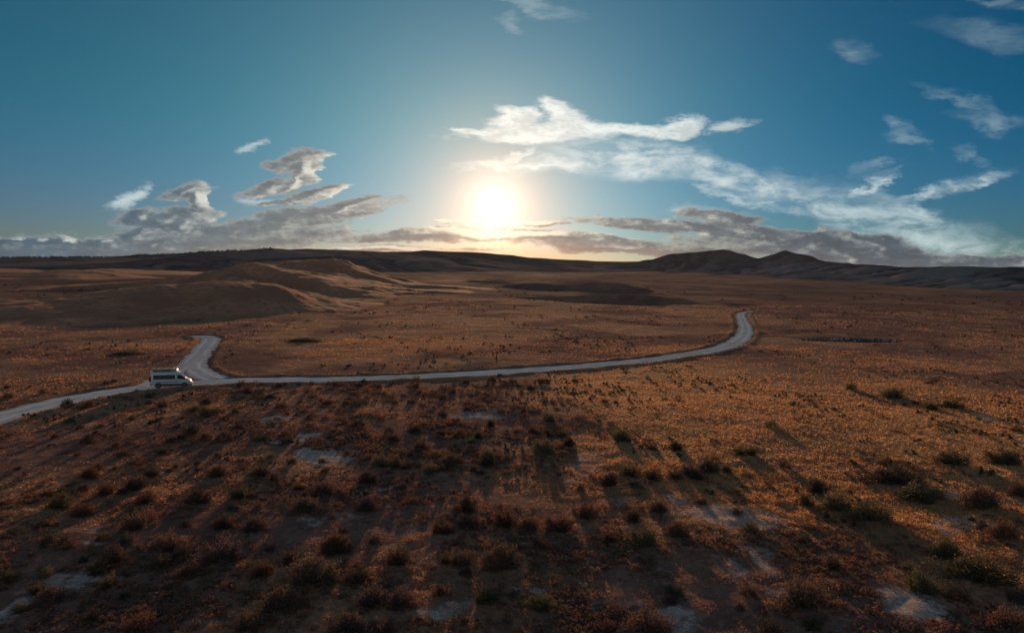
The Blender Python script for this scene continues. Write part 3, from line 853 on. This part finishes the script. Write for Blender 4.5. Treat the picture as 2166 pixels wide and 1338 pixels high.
# the others, by the density of the photograph's scrub belt
def density(px, py):
    d = .25
    if py < 1010: d += 1.0 * math.exp(-((px - 720) / 330) ** 2) * (1 if py > 806 else 0)
    if px < 800 and py > 850: d += .5
    if px > 1250 and py < 960: d -= .19
    return d
r2 = random.Random(5)
tries = 0
while len(spots) < 300 and tries < 60000:
    tries += 1
    px = r2.uniform(-60, 2230); py = 806 + 540 * r2.random() ** 1.7
    if r2.random() > density(px, py): continue
    p = full_hit(px, py)
    if road_d(np.array([p[0]]), np.array([p[1]]))[0] < 1.2: continue
    w = r2.choice([.7, .85, 1.0, 1.2, 1.45]) * r2.uniform(.85, 1.15) * (1.45 if py < 940 else 1.1)
    if any((p[0] - s[0]) ** 2 + (p[1] - s[1]) ** 2 < ((w + s[3]) * .36) ** 2 for s in spots): continue
    tint = r2.choices(['brown', 'dark', 'rust', 'plum', 'olive', 'green'], [4, 4, 3, 3, 2, .6])[0]
    spots.append([p[0], p[1], p[2], w, r2.uniform(.6, .95), tint, None])

WORD = {'olive': 'olive grey', 'dark': 'near black', 'rust': 'rusty brown', 'brown': 'dull brown', 'green': 'green', 'plum': 'purplish brown'}
def region(px, py):
    side = 'left' if px < 722 else ('middle' if px < 1444 else 'right')
    if py < 905: return side, {'left': 'near the road left of centre', 'middle': 'just below the road in the middle', 'right': 'in the golden grass at right'}[side]
    if py < 1040: return side, {'left': 'halfway down the left slope', 'middle': 'in the middle of the scrub belt', 'right': 'halfway down the right side'}[side]
    return side, {'left': 'in the dark left foreground', 'middle': 'in the dark centre foreground', 'right': 'in the right foreground'}[side]
SIZE = lambda w: 'small' if w < .95 else ('medium' if w < 1.5 else 'large')
for i, (x, y, z, w, ratio, tint, label) in enumerate(spots):
    vi = r2.randrange(6)
    if label and 'feathery' in label: vi = 4
    if label and 'round' in label: vi = 3
    lm, tm = VARS[vi]
    o = link('sagebrush', lm)
    flatv = [.72, .62, .6, .8, .66, .52][vi]
    sc = w / 1.06
    o.location = (x, y, z - .03 * w)
    deep = min(1.0, max(.55, 1.4 / max(w, .1))) if w > 2.2 else 1.0     # the long ones are rows, not balls
    o.scale = (sc, sc * deep, sc * ratio / (flatv * .78 + .22) * 1.02)
    o.rotation_euler = (0, 0, r2.uniform(-.35, .35) if deep < 1 else r2.uniform(0, 6.28))
    j = r2.uniform(.8, 1.2)
    o.color = (*[c * j for c in TINT[tint]], 1)
    if i < len(NAMED):
        t = link('twigs', tm, o); t.color = (.09 * j, .06 * j, .045 * j, 1)
    pxx, pyy = px_of((x, y, z))
    _, where = region(pxx[0], pyy[0])
    if label:
        tag(o, label, 'bush', 'sagebrush bushes of the foreground')
    else:
        lb = f'{SIZE(w)} {WORD[tint]} sagebrush {where}'
        tag(o, lb, 'bush', f'{SIZE(w)} {WORD[tint]} bushes {where}')

# the many small bushes beyond those, as one mass
def far_shrubs():
    g = np.random.default_rng(77)
    base = [shrub_arrays(401, 150, 4, .25, .6, .10)[0], shrub_arrays(402, 110, 4, .3, .5, .12)[0], shrub_arrays(403, 130, 4, .2, .7, .11)[0]]
    n = 5200
    r = np.exp(g.uniform(np.log(60), np.log(620), n)); a = g.uniform(R(-41), R(41), n)
    x, y = np.sin(a) * r, np.cos(a) * r
    cl = fbm(x, y, 34, 3, seed=131)
    keep = (H_hills(x, y)[1] == 0) & (road_d(x, y) > 1.2) & (g.uniform(0, 1, n) < .25 + 1.2 * cl) & (g.uniform(0, 1, n) < sstep(60, 110, r) * .8 + .2)
    x, y, r = x[keep], y[keep], r[keep]
    z = H_at(x, y)
    VV = []; CC = []
    tl = [np.array(TINT[k]) for k in ('dark', 'brown', 'olive', 'plum')]
    for i in range(len(x)):
        b = base[i % 3]
        s = g.uniform(.6, 1.3) * (1 + max(0, r[i] - 150) / 320)
        an = g.uniform(0, 6.28); ca, sa = math.cos(an) * s, math.sin(an) * s
        V = np.empty_like(b); V[:, 0] = b[:, 0] * ca - b[:, 1] * sa + x[i]; V[:, 1] = b[:, 0] * sa + b[:, 1] * ca + y[i]; V[:, 2] = b[:, 2] * s * .75 + z[i]
        VV.append(V); CC.append(np.tile(tl[i % 4] * g.uniform(.8, 1.3), (len(b), 1)))
    V = np.vstack(VV); C = np.vstack(CC)
    me = np_mesh('far_shrubs', V, np.arange(len(V)).reshape(-1, 3), M_FAR, False, cols={'tint': np.column_stack([C, np.ones(len(C))])})
    tag(link('far_shrubs', me), 'countless small dark bushes scattered over the plain beyond the foreground', 'bushes', kind='stuff')
far_shrubs()

def low_shrubs():
    g = np.random.default_rng(79)
    base = [shrub_arrays(421 + k, 130, 10, .3, .55, .095)[0] for k in range(4)]
    n = 30000
    r = np.exp(g.uniform(np.log(27), np.log(120), n)); a = g.uniform(R(-41), R(41), n)
    x, y = np.sin(a) * r, np.cos(a) * r
    bare, gold = ground_masks(x, y)
    cl = fbm(x, y, 9, 3, .6, seed=141)
    keep = (road_d(x, y) > .9) & (g.uniform(0, 1, n) < .42 + .9 * cl - .5 * bare - .42 * gold)
    x, y, r = x[keep], y[keep], r[keep]
    z = H_at(x, y)
    VV = []; CC = []
    tl = [np.array(c) for c in ((.11, .064, .046), (.17, .088, .052), (.22, .096, .05), (.12, .085, .055), (.15, .080, .064))]
    for i in range(len(x)):
        b = base[i % 4]
        belt = 70 < r[i] < 118 and -.30 < math.atan2(x[i], y[i]) < .13
        s = g.uniform(.35, 1.35) if belt else g.uniform(.22, .88)
        an = g.uniform(0, 6.28); ca, sa = math.cos(an) * s, math.sin(an) * s
        V = np.empty_like(b); V[:, 0] = b[:, 0] * ca - b[:, 1] * sa + x[i]; V[:, 1] = b[:, 0] * sa + b[:, 1] * ca + y[i]; V[:, 2] = b[:, 2] * s * .7 + z[i] - .02
        VV.append(V); CC.append(np.tile(tl[i % 5] * g.uniform(.75, 1.3), (len(b), 1)))
    V = np.vstack(VV); C = np.vstack(CC)
    me = np_mesh('low_shrubs', V, np.arange(len(V)).reshape(-1, 3), M_FAR, False, cols={'tint': np.column_stack([C, np.ones(len(C))])})
    tag(link('low_shrubs', me), 'low brown weeds and seedling bushes carpeting the ground between the sagebrush', 'weeds', kind='stuff')
low_shrubs()

# trees on the far left skyline, one far-off mass
def far_trees():
    g = np.random.default_rng(78)
    base = [shrub_arrays(411 + k, 60, 3, .25, .8, .22)[0] for k in range(3)]
    rd = [h for h in HILLS if h['kind'] == 'ridge'][0]
    VV = []; CC = []
    for i in range(620):
        t = g.uniform(.6, 5.2) if i < 420 else g.uniform(5, 9.5)
        k = int(t); f = t - k
        c = rd['P'][k] * (1 - f) + rd['P'][k + 1] * f
        n = c / np.linalg.norm(c)
        off = abs(g.normal(0, 60)) if i < 420 else g.uniform(20, 260)
        p = c - n * off
        z = H_at(p[0], p[1])[0]
        s = g.uniform(3.2, 6.5)
        b = base[i % 3]
        VV.append(b * np.array([s, s, s * 1.1]) + np.array([p[0], p[1], z - .3])); CC.append(np.tile(np.array([.022, .024, .020]) * g.uniform(.8, 1.3), (len(b), 1)))
    V = np.vstack(VV); C = np.vstack(CC)
    me = np_mesh('distant_trees', V, np.arange(len(V)).reshape(-1, 3), M_FAR, False, cols={'tint': np.column_stack([C, np.ones(len(C))])})
    tag(link('distant_trees', me), 'dark scrubby trees along the far left skyline', 'trees', kind='stuff')
far_trees()

# ------------------------------------------------------------------ eroded bank of rubble out on the right
def eroded_bank():
    g = np.random.default_rng(91)
    m1 = mat_simple('dark_rubble', (.055, .050, .048), .95, spec=.1)
    m2 = mat_simple('pale_rubble', (.26, .23, .20), .95, spec=.1)
    root = bpy.data.objects.new('eroded_bank', None); COL.objects.link(root)
    root.location = (BANK[0], BANK[1], H_at(BANK[0], BANK[1])[0])
    tag(root, 'dark eroded bank with a pale crumbly rim on the plain at right', 'bank')
    for nm, mt, n, rr, s0, s1, yoff in (('boulders', m1, 150, .92, .35, 1.1, 0), ('pale_rim', m2, 90, 1.02, .2, .55, 1)):
        bm = bmesh.new()
        for i in range(n):
            a = g.uniform(0, math.pi) if yoff else g.uniform(-.3, math.pi + .3)
            q = rr * (g.uniform(.85, 1.1) if yoff else g.uniform(.5, 1.1))
            x = BANK[0] + math.cos(a) * BANK[2] * q * 1.05; y = BANK[1] + math.sin(a) * BANK[3] * q
            z = H_at(x, y)[0]
            s = g.uniform(s0, s1)
            mtx = Matrix.Translation((x - root.location.x, y - root.location.y, z - root.location.z + s * .1)) @ Euler(tuple(g.uniform(0, 6, 3))).to_matrix().to_4x4() @ Matrix.Diagonal((s * 1.4, s, s * .7, 1))
            ret = bmesh.ops.create_icosphere(bm, subdivisions=2, radius=.5, matrix=mtx)
            c = Vector((mtx.translation))
            for v in ret['verts']:
                v.co = c + (v.co - c) * g.uniform(.72, 1.25)
        me = bpy.data.meshes.new(nm); bm.to_mesh(me); bm.free(); me.materials.append(mt)
        link(nm, me, root)
eroded_bank()

# ------------------------------------------------------------------ the camper van
def build_van():
    white = mat_simple('white_paint', (.27, .30, .33), .38, spec=.4, dirt=(.33, .34, .34))
    black = mat_simple('black_plastic', (.018, .018, .02), .5, dirt=(.05, .042, .036))
    glass = mat_simple('dark_glass', (.004, .004, .006), .12, spec=.12, dirt=(.008, .009, .010))
    rubber = mat_simple('tyre_rubber', (.016, .015, .015), .9, spec=.2, dirt=(.06, .048, .04))
    alloy = mat_simple('grey_alloy', (.10, .10, .105), .4, metal=.7)
    solar = mat_simple('solar_cells', (.010, .012, .018), .55, spec=.15, dirt=(.02, .022, .03))
    silver = mat_simple('silver_metal', (.26, .26, .27), .5, metal=.5)
    lamp = mat_simple('lamp_lens', (.75, .75, .72), .1, spec=.8, dirt=(.6, .6, .58))
    red = mat_simple('red_lens', (.25, .012, .01), .2, dirt=(.18, .01, .01))

    # wheels touch the ground where the photograph has them
    pr = full_hit(334, 823.5); pf = full_hit(391.5, 819.5)
    hd = pf[:2] - pr[:2]; wb = 3.75
    h = math.atan2(hd[1], hd[0])
    fwd = np.array([math.cos(h), math.sin(h)]); lft = np.array([-fwd[1], fwd[0]])
    mid = (pr[:2] + pf[:2]) / 2 + lft * 0.93
    zr = H_at(*(mid - fwd * wb / 2))[0]; zf = H_at(*(mid + fwd * wb / 2))[0]
    zr = max(zr, H_hills(np.array([mid[0]]), np.array([mid[1]]))[0][0] + .05) if abs(zr - zf) < .02 else zr
    root = bpy.data.objects.new('camper_van', None); COL.objects.link(root)
    pitch = math.atan2(zf - zr, wb)
    root.location = (mid[0], mid[1], (zr + zf) / 2 + .05)
    root.rotation_euler = (0, -pitch, h)
    print('VAN wheelbase seen', np.linalg.norm(hd), 'heading', math.degrees(h), 'dist', np.hypot(*mid), 'z', zr, zf)
    tag(root, 'white high roof camper van with black roof rack, parked on the dirt road', 'van')
    # local frame: x forward (rear bumper at XR), y left, z up; side seen by the photographer is y < 0
    XR = -wb / 2 - 1.07
    stations = [  # x from the rear, roof z, half width at the belt, half width at the roof edge, bottom z, belt z
        (0.00, 2.48, .93, .76, .62, 1.40), (0.05, 2.60, .98, .82, .56, 1.40), (0.30, 2.68, 1.01, .85, .50, 1.40), (1.0, 2.72, 1.02, .86, .48, 1.40),
        (2.0, 2.74, 1.02, .86, .48, 1.40), (3.0, 2.73, 1.02, .86, .48, 1.40), (3.5, 2.69, 1.02, .86, .48, 1.40), (3.85, 2.61, 1.02, .85, .48, 1.40),
        (4.10, 2.47, 1.02, .83, .48, 1.40), (4.45, 2.12, 1.01, .81, .48, 1.38), (4.80, 1.77, 1.00, .82, .48, 1.34), (5.05, 1.52, .99, .84, .50, 1.28),
        (5.30, 1.40, .97, .82, .52, 1.22), (5.55, 1.27, .94, .76, .54, 1.12), (5.72, 1.12, .88, .68, .56, 1.00), (5.80, .95, .82, .62, .60, .88), (5.83, .80, .78, .60, .64, .76)]
    SX = np.array([s[0] for s in stations])
    def prm(x): return [np.interp(x, SX, [s[k] for s in stations]) for k in range(1, 6)]
    def half(x, z):
        top, wbt, wrf, bot, belt = prm(x)
        if z < belt: return wbt - .05 * ((belt - z) / max(belt - bot, .1)) ** 2
        return wbt + (wrf - wbt) * ((z - belt) / max(top - .12 - belt, .05)) ** 1.3
    def ring(x):
        top, wbt, wrf, bot, belt = prm(x)
        shz = top - .12
        zs = [bot, bot + .12, (bot + belt) / 2, belt - .02, belt + .03] + [belt + (shz - belt) * t for t in (.35, .7, 1.0)]
        zs = sorted(zs)
        pts = [(0.0, bot)] + [(half(x, min(z, shz)) if z <= shz else wrf, z) for z in zs] + [(wrf - .05, top - .045), (wrf - .16, top - .01), (wrf * .5, top + .02), (0, top + .03)]
        return pts
    xs = np.unique(np.concatenate([SX, np.linspace(.3, 5.7, 28)]))
    def loft(name, xs, mat):
        bm = bmesh.new(); rows = []
        for x in xs:
            pts = ring(x)
            full = [(-y, z) for y, z in pts] + [(y, z) for y, z in pts[-2:0:-1]]
            rows.append([bm.verts.new((XR + x, y, z)) for y, z in full])
        m = len(rows[0])
        for a, b in zip(rows[:-1], rows[1:]):
            for i in range(m):
                bm.faces.new((a[i], a[(i + 1) % m], b[(i + 1) % m], b[i]))
        bm.faces.new(rows[0]); bm.faces.new(rows[-1][::-1])
        bmesh.ops.recalc_face_normals(bm, faces=bm.faces)
        for f in bm.faces: f.smooth = True
        me = bpy.data.meshes.new(name); bm.to_mesh(me); bm.free(); me.materials.append(mat)
        return link(name, me, root)
    body = loft('body', xs, white)
    for p in body.data.polygons:
        if len(p.vertices) > 4: p.use_smooth = False

    def finish(name, bm, mat, par=root, smooth=False, bevel=0):
        if bevel: bmesh.ops.bevel(bm, geom=list(bm.edges), offset=bevel, segments=2, affect='EDGES', clamp_overlap=True)
        bmesh.ops.recalc_face_normals(bm, faces=bm.faces)
        if smooth:
            for f in bm.faces: f.smooth = True
        me = bpy.data.meshes.new(name); bm.to_mesh(me); bm.free(); me.materials.append(mat)
        return link(name, me, par)
    def box(bm, c, s, rot=None):
        mt = Matrix.Translation(c) @ (rot.to_matrix().to_4x4() if rot else Matrix.Identity(4)) @ Matrix.Diagonal((*s, 1))
        bmesh.ops.create_cube(bm, size=1, matrix=mt)
    def cyl(bm, c, r, d, axis='Y', seg=28, r2=None):
        rot = {'X': Euler((0, R(90), 0)), 'Y': Euler((R(90), 0, 0)), 'Z': Euler((0, 0, 0))}[axis]
        bmesh.ops.create_cone(bm, cap_ends=True, segments=seg, radius1=r, radius2=r if r2 is None else r2, depth=d, matrix=Matrix.Translation(c) @ rot.to_matrix().to_4x4())
    def side_panel(name, poly, mat, sgn, off=.008, par=root, n=14):
        """a thin pane that follows the curved side; poly = [(x, ztop, zbottom)]"""
        bm = bmesh.new(); px = [p[0] for p in poly]
        X = np.linspace(px[0], px[-1], n)
        fr, bk = [], []
        for x in X:
            zt = np.interp(x, px, [p[1] for p in poly]); zb = np.interp(x, px, [p[2] for p in poly])
            cf, cb = [], []
            for t in np.linspace(0, 1, 5):
                z = zb + (zt - zb) * t
                y = half(x, z)
                cf.append(bm.verts.new((XR + x, sgn * (y + off), z))); cb.append(bm.verts.new((XR + x, sgn * (y - .02), z)))
            fr.append(cf); bk.append(cb)
        for G in (fr, bk):
            for a, b in zip(G[:-1], G[1:]):
                for i in range(4): bm.faces.new((a[i], a[i + 1], b[i + 1], b[i]))
        loop = lambda G: [g[0] for g in G] + G[-1][1:] + [g[-1] for g in G[-2::-1]] + G[0][-2:0:-1]
        lf, lb = loop(fr), loop(bk)
        for i in range(len(lf)):
            j = (i + 1) % len(lf); bm.faces.new((lf[i], lf[j], lb[j], lb[i]))
        return finish(name, bm, mat, par)
    for sgn in (-1, 1):
        side_panel('side_window', [(.32, 2.10, 1.48), (.38, 2.13, 1.45), (3.38, 2.15, 1.45), (3.45, 2.12, 1.48)], glass, sgn, n=24)
        side_panel('cab_window', [(3.74, 2.10, 1.50), (3.80, 2.14, 1.46), (4.22, 2.06, 1.44), (4.66, 1.73, 1.41), (4.92, 1.50, 1.40)], glass, sgn)
        side_panel('sill_cladding', [(.95 + .62, .72, .46), (4.35, .72, .46)], black, sgn, .03)
        side_panel('body_seam', [(3.60, 2.45, .75), (3.625, 2.45, .75)], black, sgn, .004, n=3)
        side_panel('body_seam', [(2.20, 1.40, .75), (2.22, 1.40, .75)], black, sgn, .004, n=3)
        side_panel('trim_strip', [(.15, 1.02, .96), (4.3, 1.02, .96)], black, sgn, .012)
        for x in (3.42, 3.80):
            bm = bmesh.new(); box(bm, (XR + x, sgn * (half(x, 1.28) + .02), 1.28), (.20, .03, .04)); finish('door_handle', bm, black, bevel=.008)
        # mirrors stand off the front doors
        bm = bmesh.new(); box(bm, (XR + 4.86, sgn * 1.17, 1.55), (.12, .20, .34)); finish('mirror', bm, black, bevel=.03)
        bm = bmesh.new(); box(bm, (XR + 4.86, sgn * 1.05, 1.44), (.07, .16, .06)); finish('mirror_arm', bm, black, bevel=.01)
        bm = bmesh.new()
        box(bm, (XR + 5.60, sgn * .72, 1.06), (.26, .26, .20), Euler((0, R(35), sgn * R(-22)))); finish('headlight', bm, lamp, bevel=.04)
        bm = bmesh.new(); box(bm, (XR + .02, sgn * .90, 1.25), (.06, .10, .62)); finish('tail_light', bm, red, bevel=.015)
        # running board
        bm = bmesh.new(); box(bm, (XR + 3.0, sgn * 1.06, .42), (2.5, .16, .05))
        for x in (2.0, 3.0, 4.0): box(bm, (XR + x, sgn * .98, .46), (.06, .10, .06))
        finish('running_board', bm, black)
    # windscreen, set just proud of the sloping front
    bm = bmesh.new(); G = []
    for x in np.linspace(4.16, 5.00, 9):
        top = prm(x)[0]; w = prm(x)[2] - .10
        G.append([bm.verts.new((XR + x + .012, y, top + .03 - .06 * (abs(y) / w) ** 3 + .008)) for y in np.linspace(-w, w, 13)])
    for a, b in zip(G[:-1], G[1:]):
        for i in range(12): bm.faces.new((a[i], a[i + 1], b[i + 1], b[i]))
    ws = finish('windscreen', bm, glass, smooth=True)
    sm = ws.modifiers.new('thick', 'SOLIDIFY'); sm.thickness = .006
    # front end
    bm = bmesh.new(); box(bm, (XR + 5.80, 0, .93), (.10, 1.15, .26)); 
    finish('grille', bm, black, bevel=.03)
    bm = bmesh.new(); box(bm, (XR + 5.80, 0, .56), (.26, 1.74, .30)); cyl(bm, (XR + 5.95, 0, .80), .035, 1.2, 'Y', 14)
    for s in (-.5, .5): box(bm, (XR + 5.93, s, .70), (.05, .05, .24))
    finish('front_bumper', bm, black, bevel=.012)
    bm = bmesh.new(); box(bm, (XR - .02, 0, .58), (.20, 1.86, .24)); finish('rear_bumper', bm, black, bevel=.03)
    # rear doors: two panes, ladder and the spare wheel
    for s in (-1, 1):
        bm = bmesh.new(); box(bm, (XR - .006, s * .42, 1.80), (.03, .62, .62)); finish('rear_window', bm, glass, bevel=.01)
    bm = bmesh.new()
    for y in (.30, .66): cyl(bm, (XR - .16, y, 1.75), .02, 1.9, 'Z', 10)
    for z in np.linspace(.95, 2.6, 7): cyl(bm, (XR - .16, .48, z), .016, .36, 'Y', 8)
    for z in (1.0, 2.3):
        for y in (.30, .66): cyl(bm, (XR - .08, y, z), .014, .18, 'X', 8)
    finish('ladder', bm, black)

    def tyre_mesh(bm, r=.395, w=.27, axis='Y', seg=40):
        prof = [(.60 * r, -w / 2 * .86), (.84 * r, -w / 2), (.95 * r, -w / 2 * .92), (r, -w / 2 * .66), (r, w / 2 * .66), (.95 * r, w / 2 * .92), (.84 * r, w / 2), (.60 * r, w / 2 * .86)]
        rows = []
        for i in range(seg):
            a = 2 * math.pi * i / seg
            rows.append([bm.verts.new((pr_ * (1 - (.018 if i % 2 and 2 < k < 5 else 0)) * math.cos(a), pw, pr_ * (1 - (.018 if i % 2 and 2 < k < 5 else 0)) * math.sin(a))) for k, (pr_, pw) in enumerate(prof)])
        m = len(prof)
        for i in range(seg):
            a, b = rows[i], rows[(i + 1) % seg]
            for k in range(m): bm.faces.new((a[k], a[(k + 1) % m], b[(k + 1) % m], b[k]))
    def rim_mesh(bm, r=.25, sgn=-1):
        cyl(bm, (0, -sgn * .02, 0), r, .14, 'Y', 32)
        cyl(bm, (0, sgn * .075, 0), .07, .05, 'Y', 16)
        for k in range(6):
            a = k * math.pi / 3
            box(bm, (math.cos(a) * r * .58, sgn * .062, math.sin(a) * r * .58), (r * .84, .03, .055), Euler((0, -a, 0)))
    def wheel(x, y, z, sgn, name='wheel', rot=None):
        w = bpy.data.objects.new(name, None); COL.objects.link(w); w.parent = root; w.location = (x, y, z)
        if rot: w.rotation_euler = rot
        bm = bmesh.new(); tyre_mesh(bm); finish('tyre', bm, rubber, w)
        bm = bmesh.new(); rim_mesh(bm, sgn=sgn); finish('rim', bm, alloy, w)
    for x in (-wb / 2, wb / 2):
        for sgn in (-1, 1):
            wheel(x, sgn * .90, .39, sgn)
            # dark flared arch with the well behind it
            bm = bmesh.new(); n = 18; V = []
            for i in range(n + 1):
                a = math.pi * (-.04 + 1.08 * i / n)
                for rr, yy_ in ((.43, .80), (.43, 1.075), (.53, 1.06), (.53, .80)):
                    V.append(bm.verts.new((x + math.cos(a) * rr, sgn * yy_, .41 + math.sin(a) * rr)))
            for i in range(n):
                for k in range(4): bm.faces.new((V[i * 4 + k], V[i * 4 + (k + 1) % 4], V[i * 4 + 4 + (k + 1) % 4], V[i * 4 + 4 + k]))
            bm.faces.new(V[:4]); bm.faces.new(V[-4:])
            C0 = [bm.verts.new((x + math.cos(math.pi * i / n) * .44, sgn * 1.023, .41 + math.sin(math.pi * i / n) * .44)) for i in range(n + 1)]
            C1 = [bm.verts.new((x + math.cos(math.pi * i / n) * .44, sgn * .78, .41 + math.sin(math.pi * i / n) * .44)) for i in range(n + 1)]
            bm.faces.new(C0); bm.faces.new(C1)
            for i in range(n): bm.faces.new((C0[i], C0[i + 1], C1[i + 1], C1[i]))
            finish('wheel_arch', bm, black)
    wheel(XR - .20, -.38, 1.40, -1, 'spare_wheel', (0, 0, R(-90)))
    bm = bmesh.new(); box(bm, (XR - .05, -.38, 1.40), (.14, .16, .16)); finish('spare_carrier', bm, black)
    # underbody so that no light shows through between the axles
    bm = bmesh.new(); box(bm, (0.1, 0, .47), (5.2, 1.5, .16)); cyl(bm, (-wb / 2, 0, .39), .06, 1.6, 'Y', 12); cyl(bm, (wb / 2, 0, .39), .06, 1.6, 'Y', 12); finish('chassis', bm, black)
    # roof rack with panels and crossbars, fairing at the front
    rack = bpy.data.objects.new('roof_rack', None); COL.objects.link(rack); rack.parent = root
    bm = bmesh.new()
    for s in (-1, 1):
        box(bm, (XR + 1.90, s * .80, 2.98), (3.5, .05, .11)); box(bm, (XR + 1.90, s * .80, 2.86), (3.5, .025, .05))
        for x in (.30, 1.1, 1.9, 2.7, 3.5): box(bm, (XR + x, s * .80, 2.80), (.06, .05, .36))
    for x in np.linspace(.18, 3.62, 9): box(bm, (XR + x, 0, 2.93), (.05, 1.56, .04))
    finish('rail', bm, black, rack)
    bm = bmesh.new(); box(bm, (XR + 3.72, 0, 2.86), (.04, 1.5, .22), Euler((0, R(-28), 0))); finish('wind_fairing', bm, black, rack, bevel=.01)
    for x, w in ((.62, .80), (1.55, .92), (2.43, .74)):
        bm = bmesh.new(); box(bm, (XR + x, 0, 3.03), (w, 1.44, .04)); p = finish('solar_panel', bm, solar, rack)
        bm = bmesh.new()
        for s in (-1, 1):
            box(bm, (XR + x, s * .73, 3.035), (w + .04, .02, .055)); box(bm, (XR + x + s * (w / 2 + .01), 0, 3.035), (.02, 1.44, .055))
        finish('panel_frame', bm, silver, p)
    bm = bmesh.new(); box(bm, (XR + 3.16, .1, 3.04), (.42, .46, .14)); finish('roof_vent', bm, mat_simple('vent_plastic', (.35, .35, .36), .5), rack, bevel=.03)
    # awning along the seen side, under the rack
    bm = bmesh.new(); box(bm, (XR + 1.9, -.90, 2.70), (3.1, .12, .13)); finish('awning', bm, black, bevel=.02)
build_van()

# ------------------------------------------------------------------ the air
def build_haze():
    me = bpy.data.meshes.new('haze'); bm = bmesh.new()
    bmesh.ops.create_cube(bm, size=1, matrix=Matrix.Translation((0, 0, 5)) @ Matrix.Diagonal((11600, 11600, 170, 1)))
    bm.to_mesh(me); bm.free()
    m = bpy.data.materials.new('thin_haze'); m.use_nodes = True
    nt = m.node_tree; nt.nodes.remove(nt.nodes['Principled BSDF'])
    v = nt.nodes.new('ShaderNodeVolumePrincipled')
    v.inputs['Color'].default_value = (.78, .84, .96, 1)
    v.inputs['Density'].default_value = HAZE
    v.inputs['Anisotropy'].default_value = .2
    nt.links.new(v.outputs[0], nt.nodes['Material Output'].inputs['Volume'])
    me.materials.append(m)
    tag(link('haze', me), kind='stuff')
HAZE = 6e-6
build_haze()
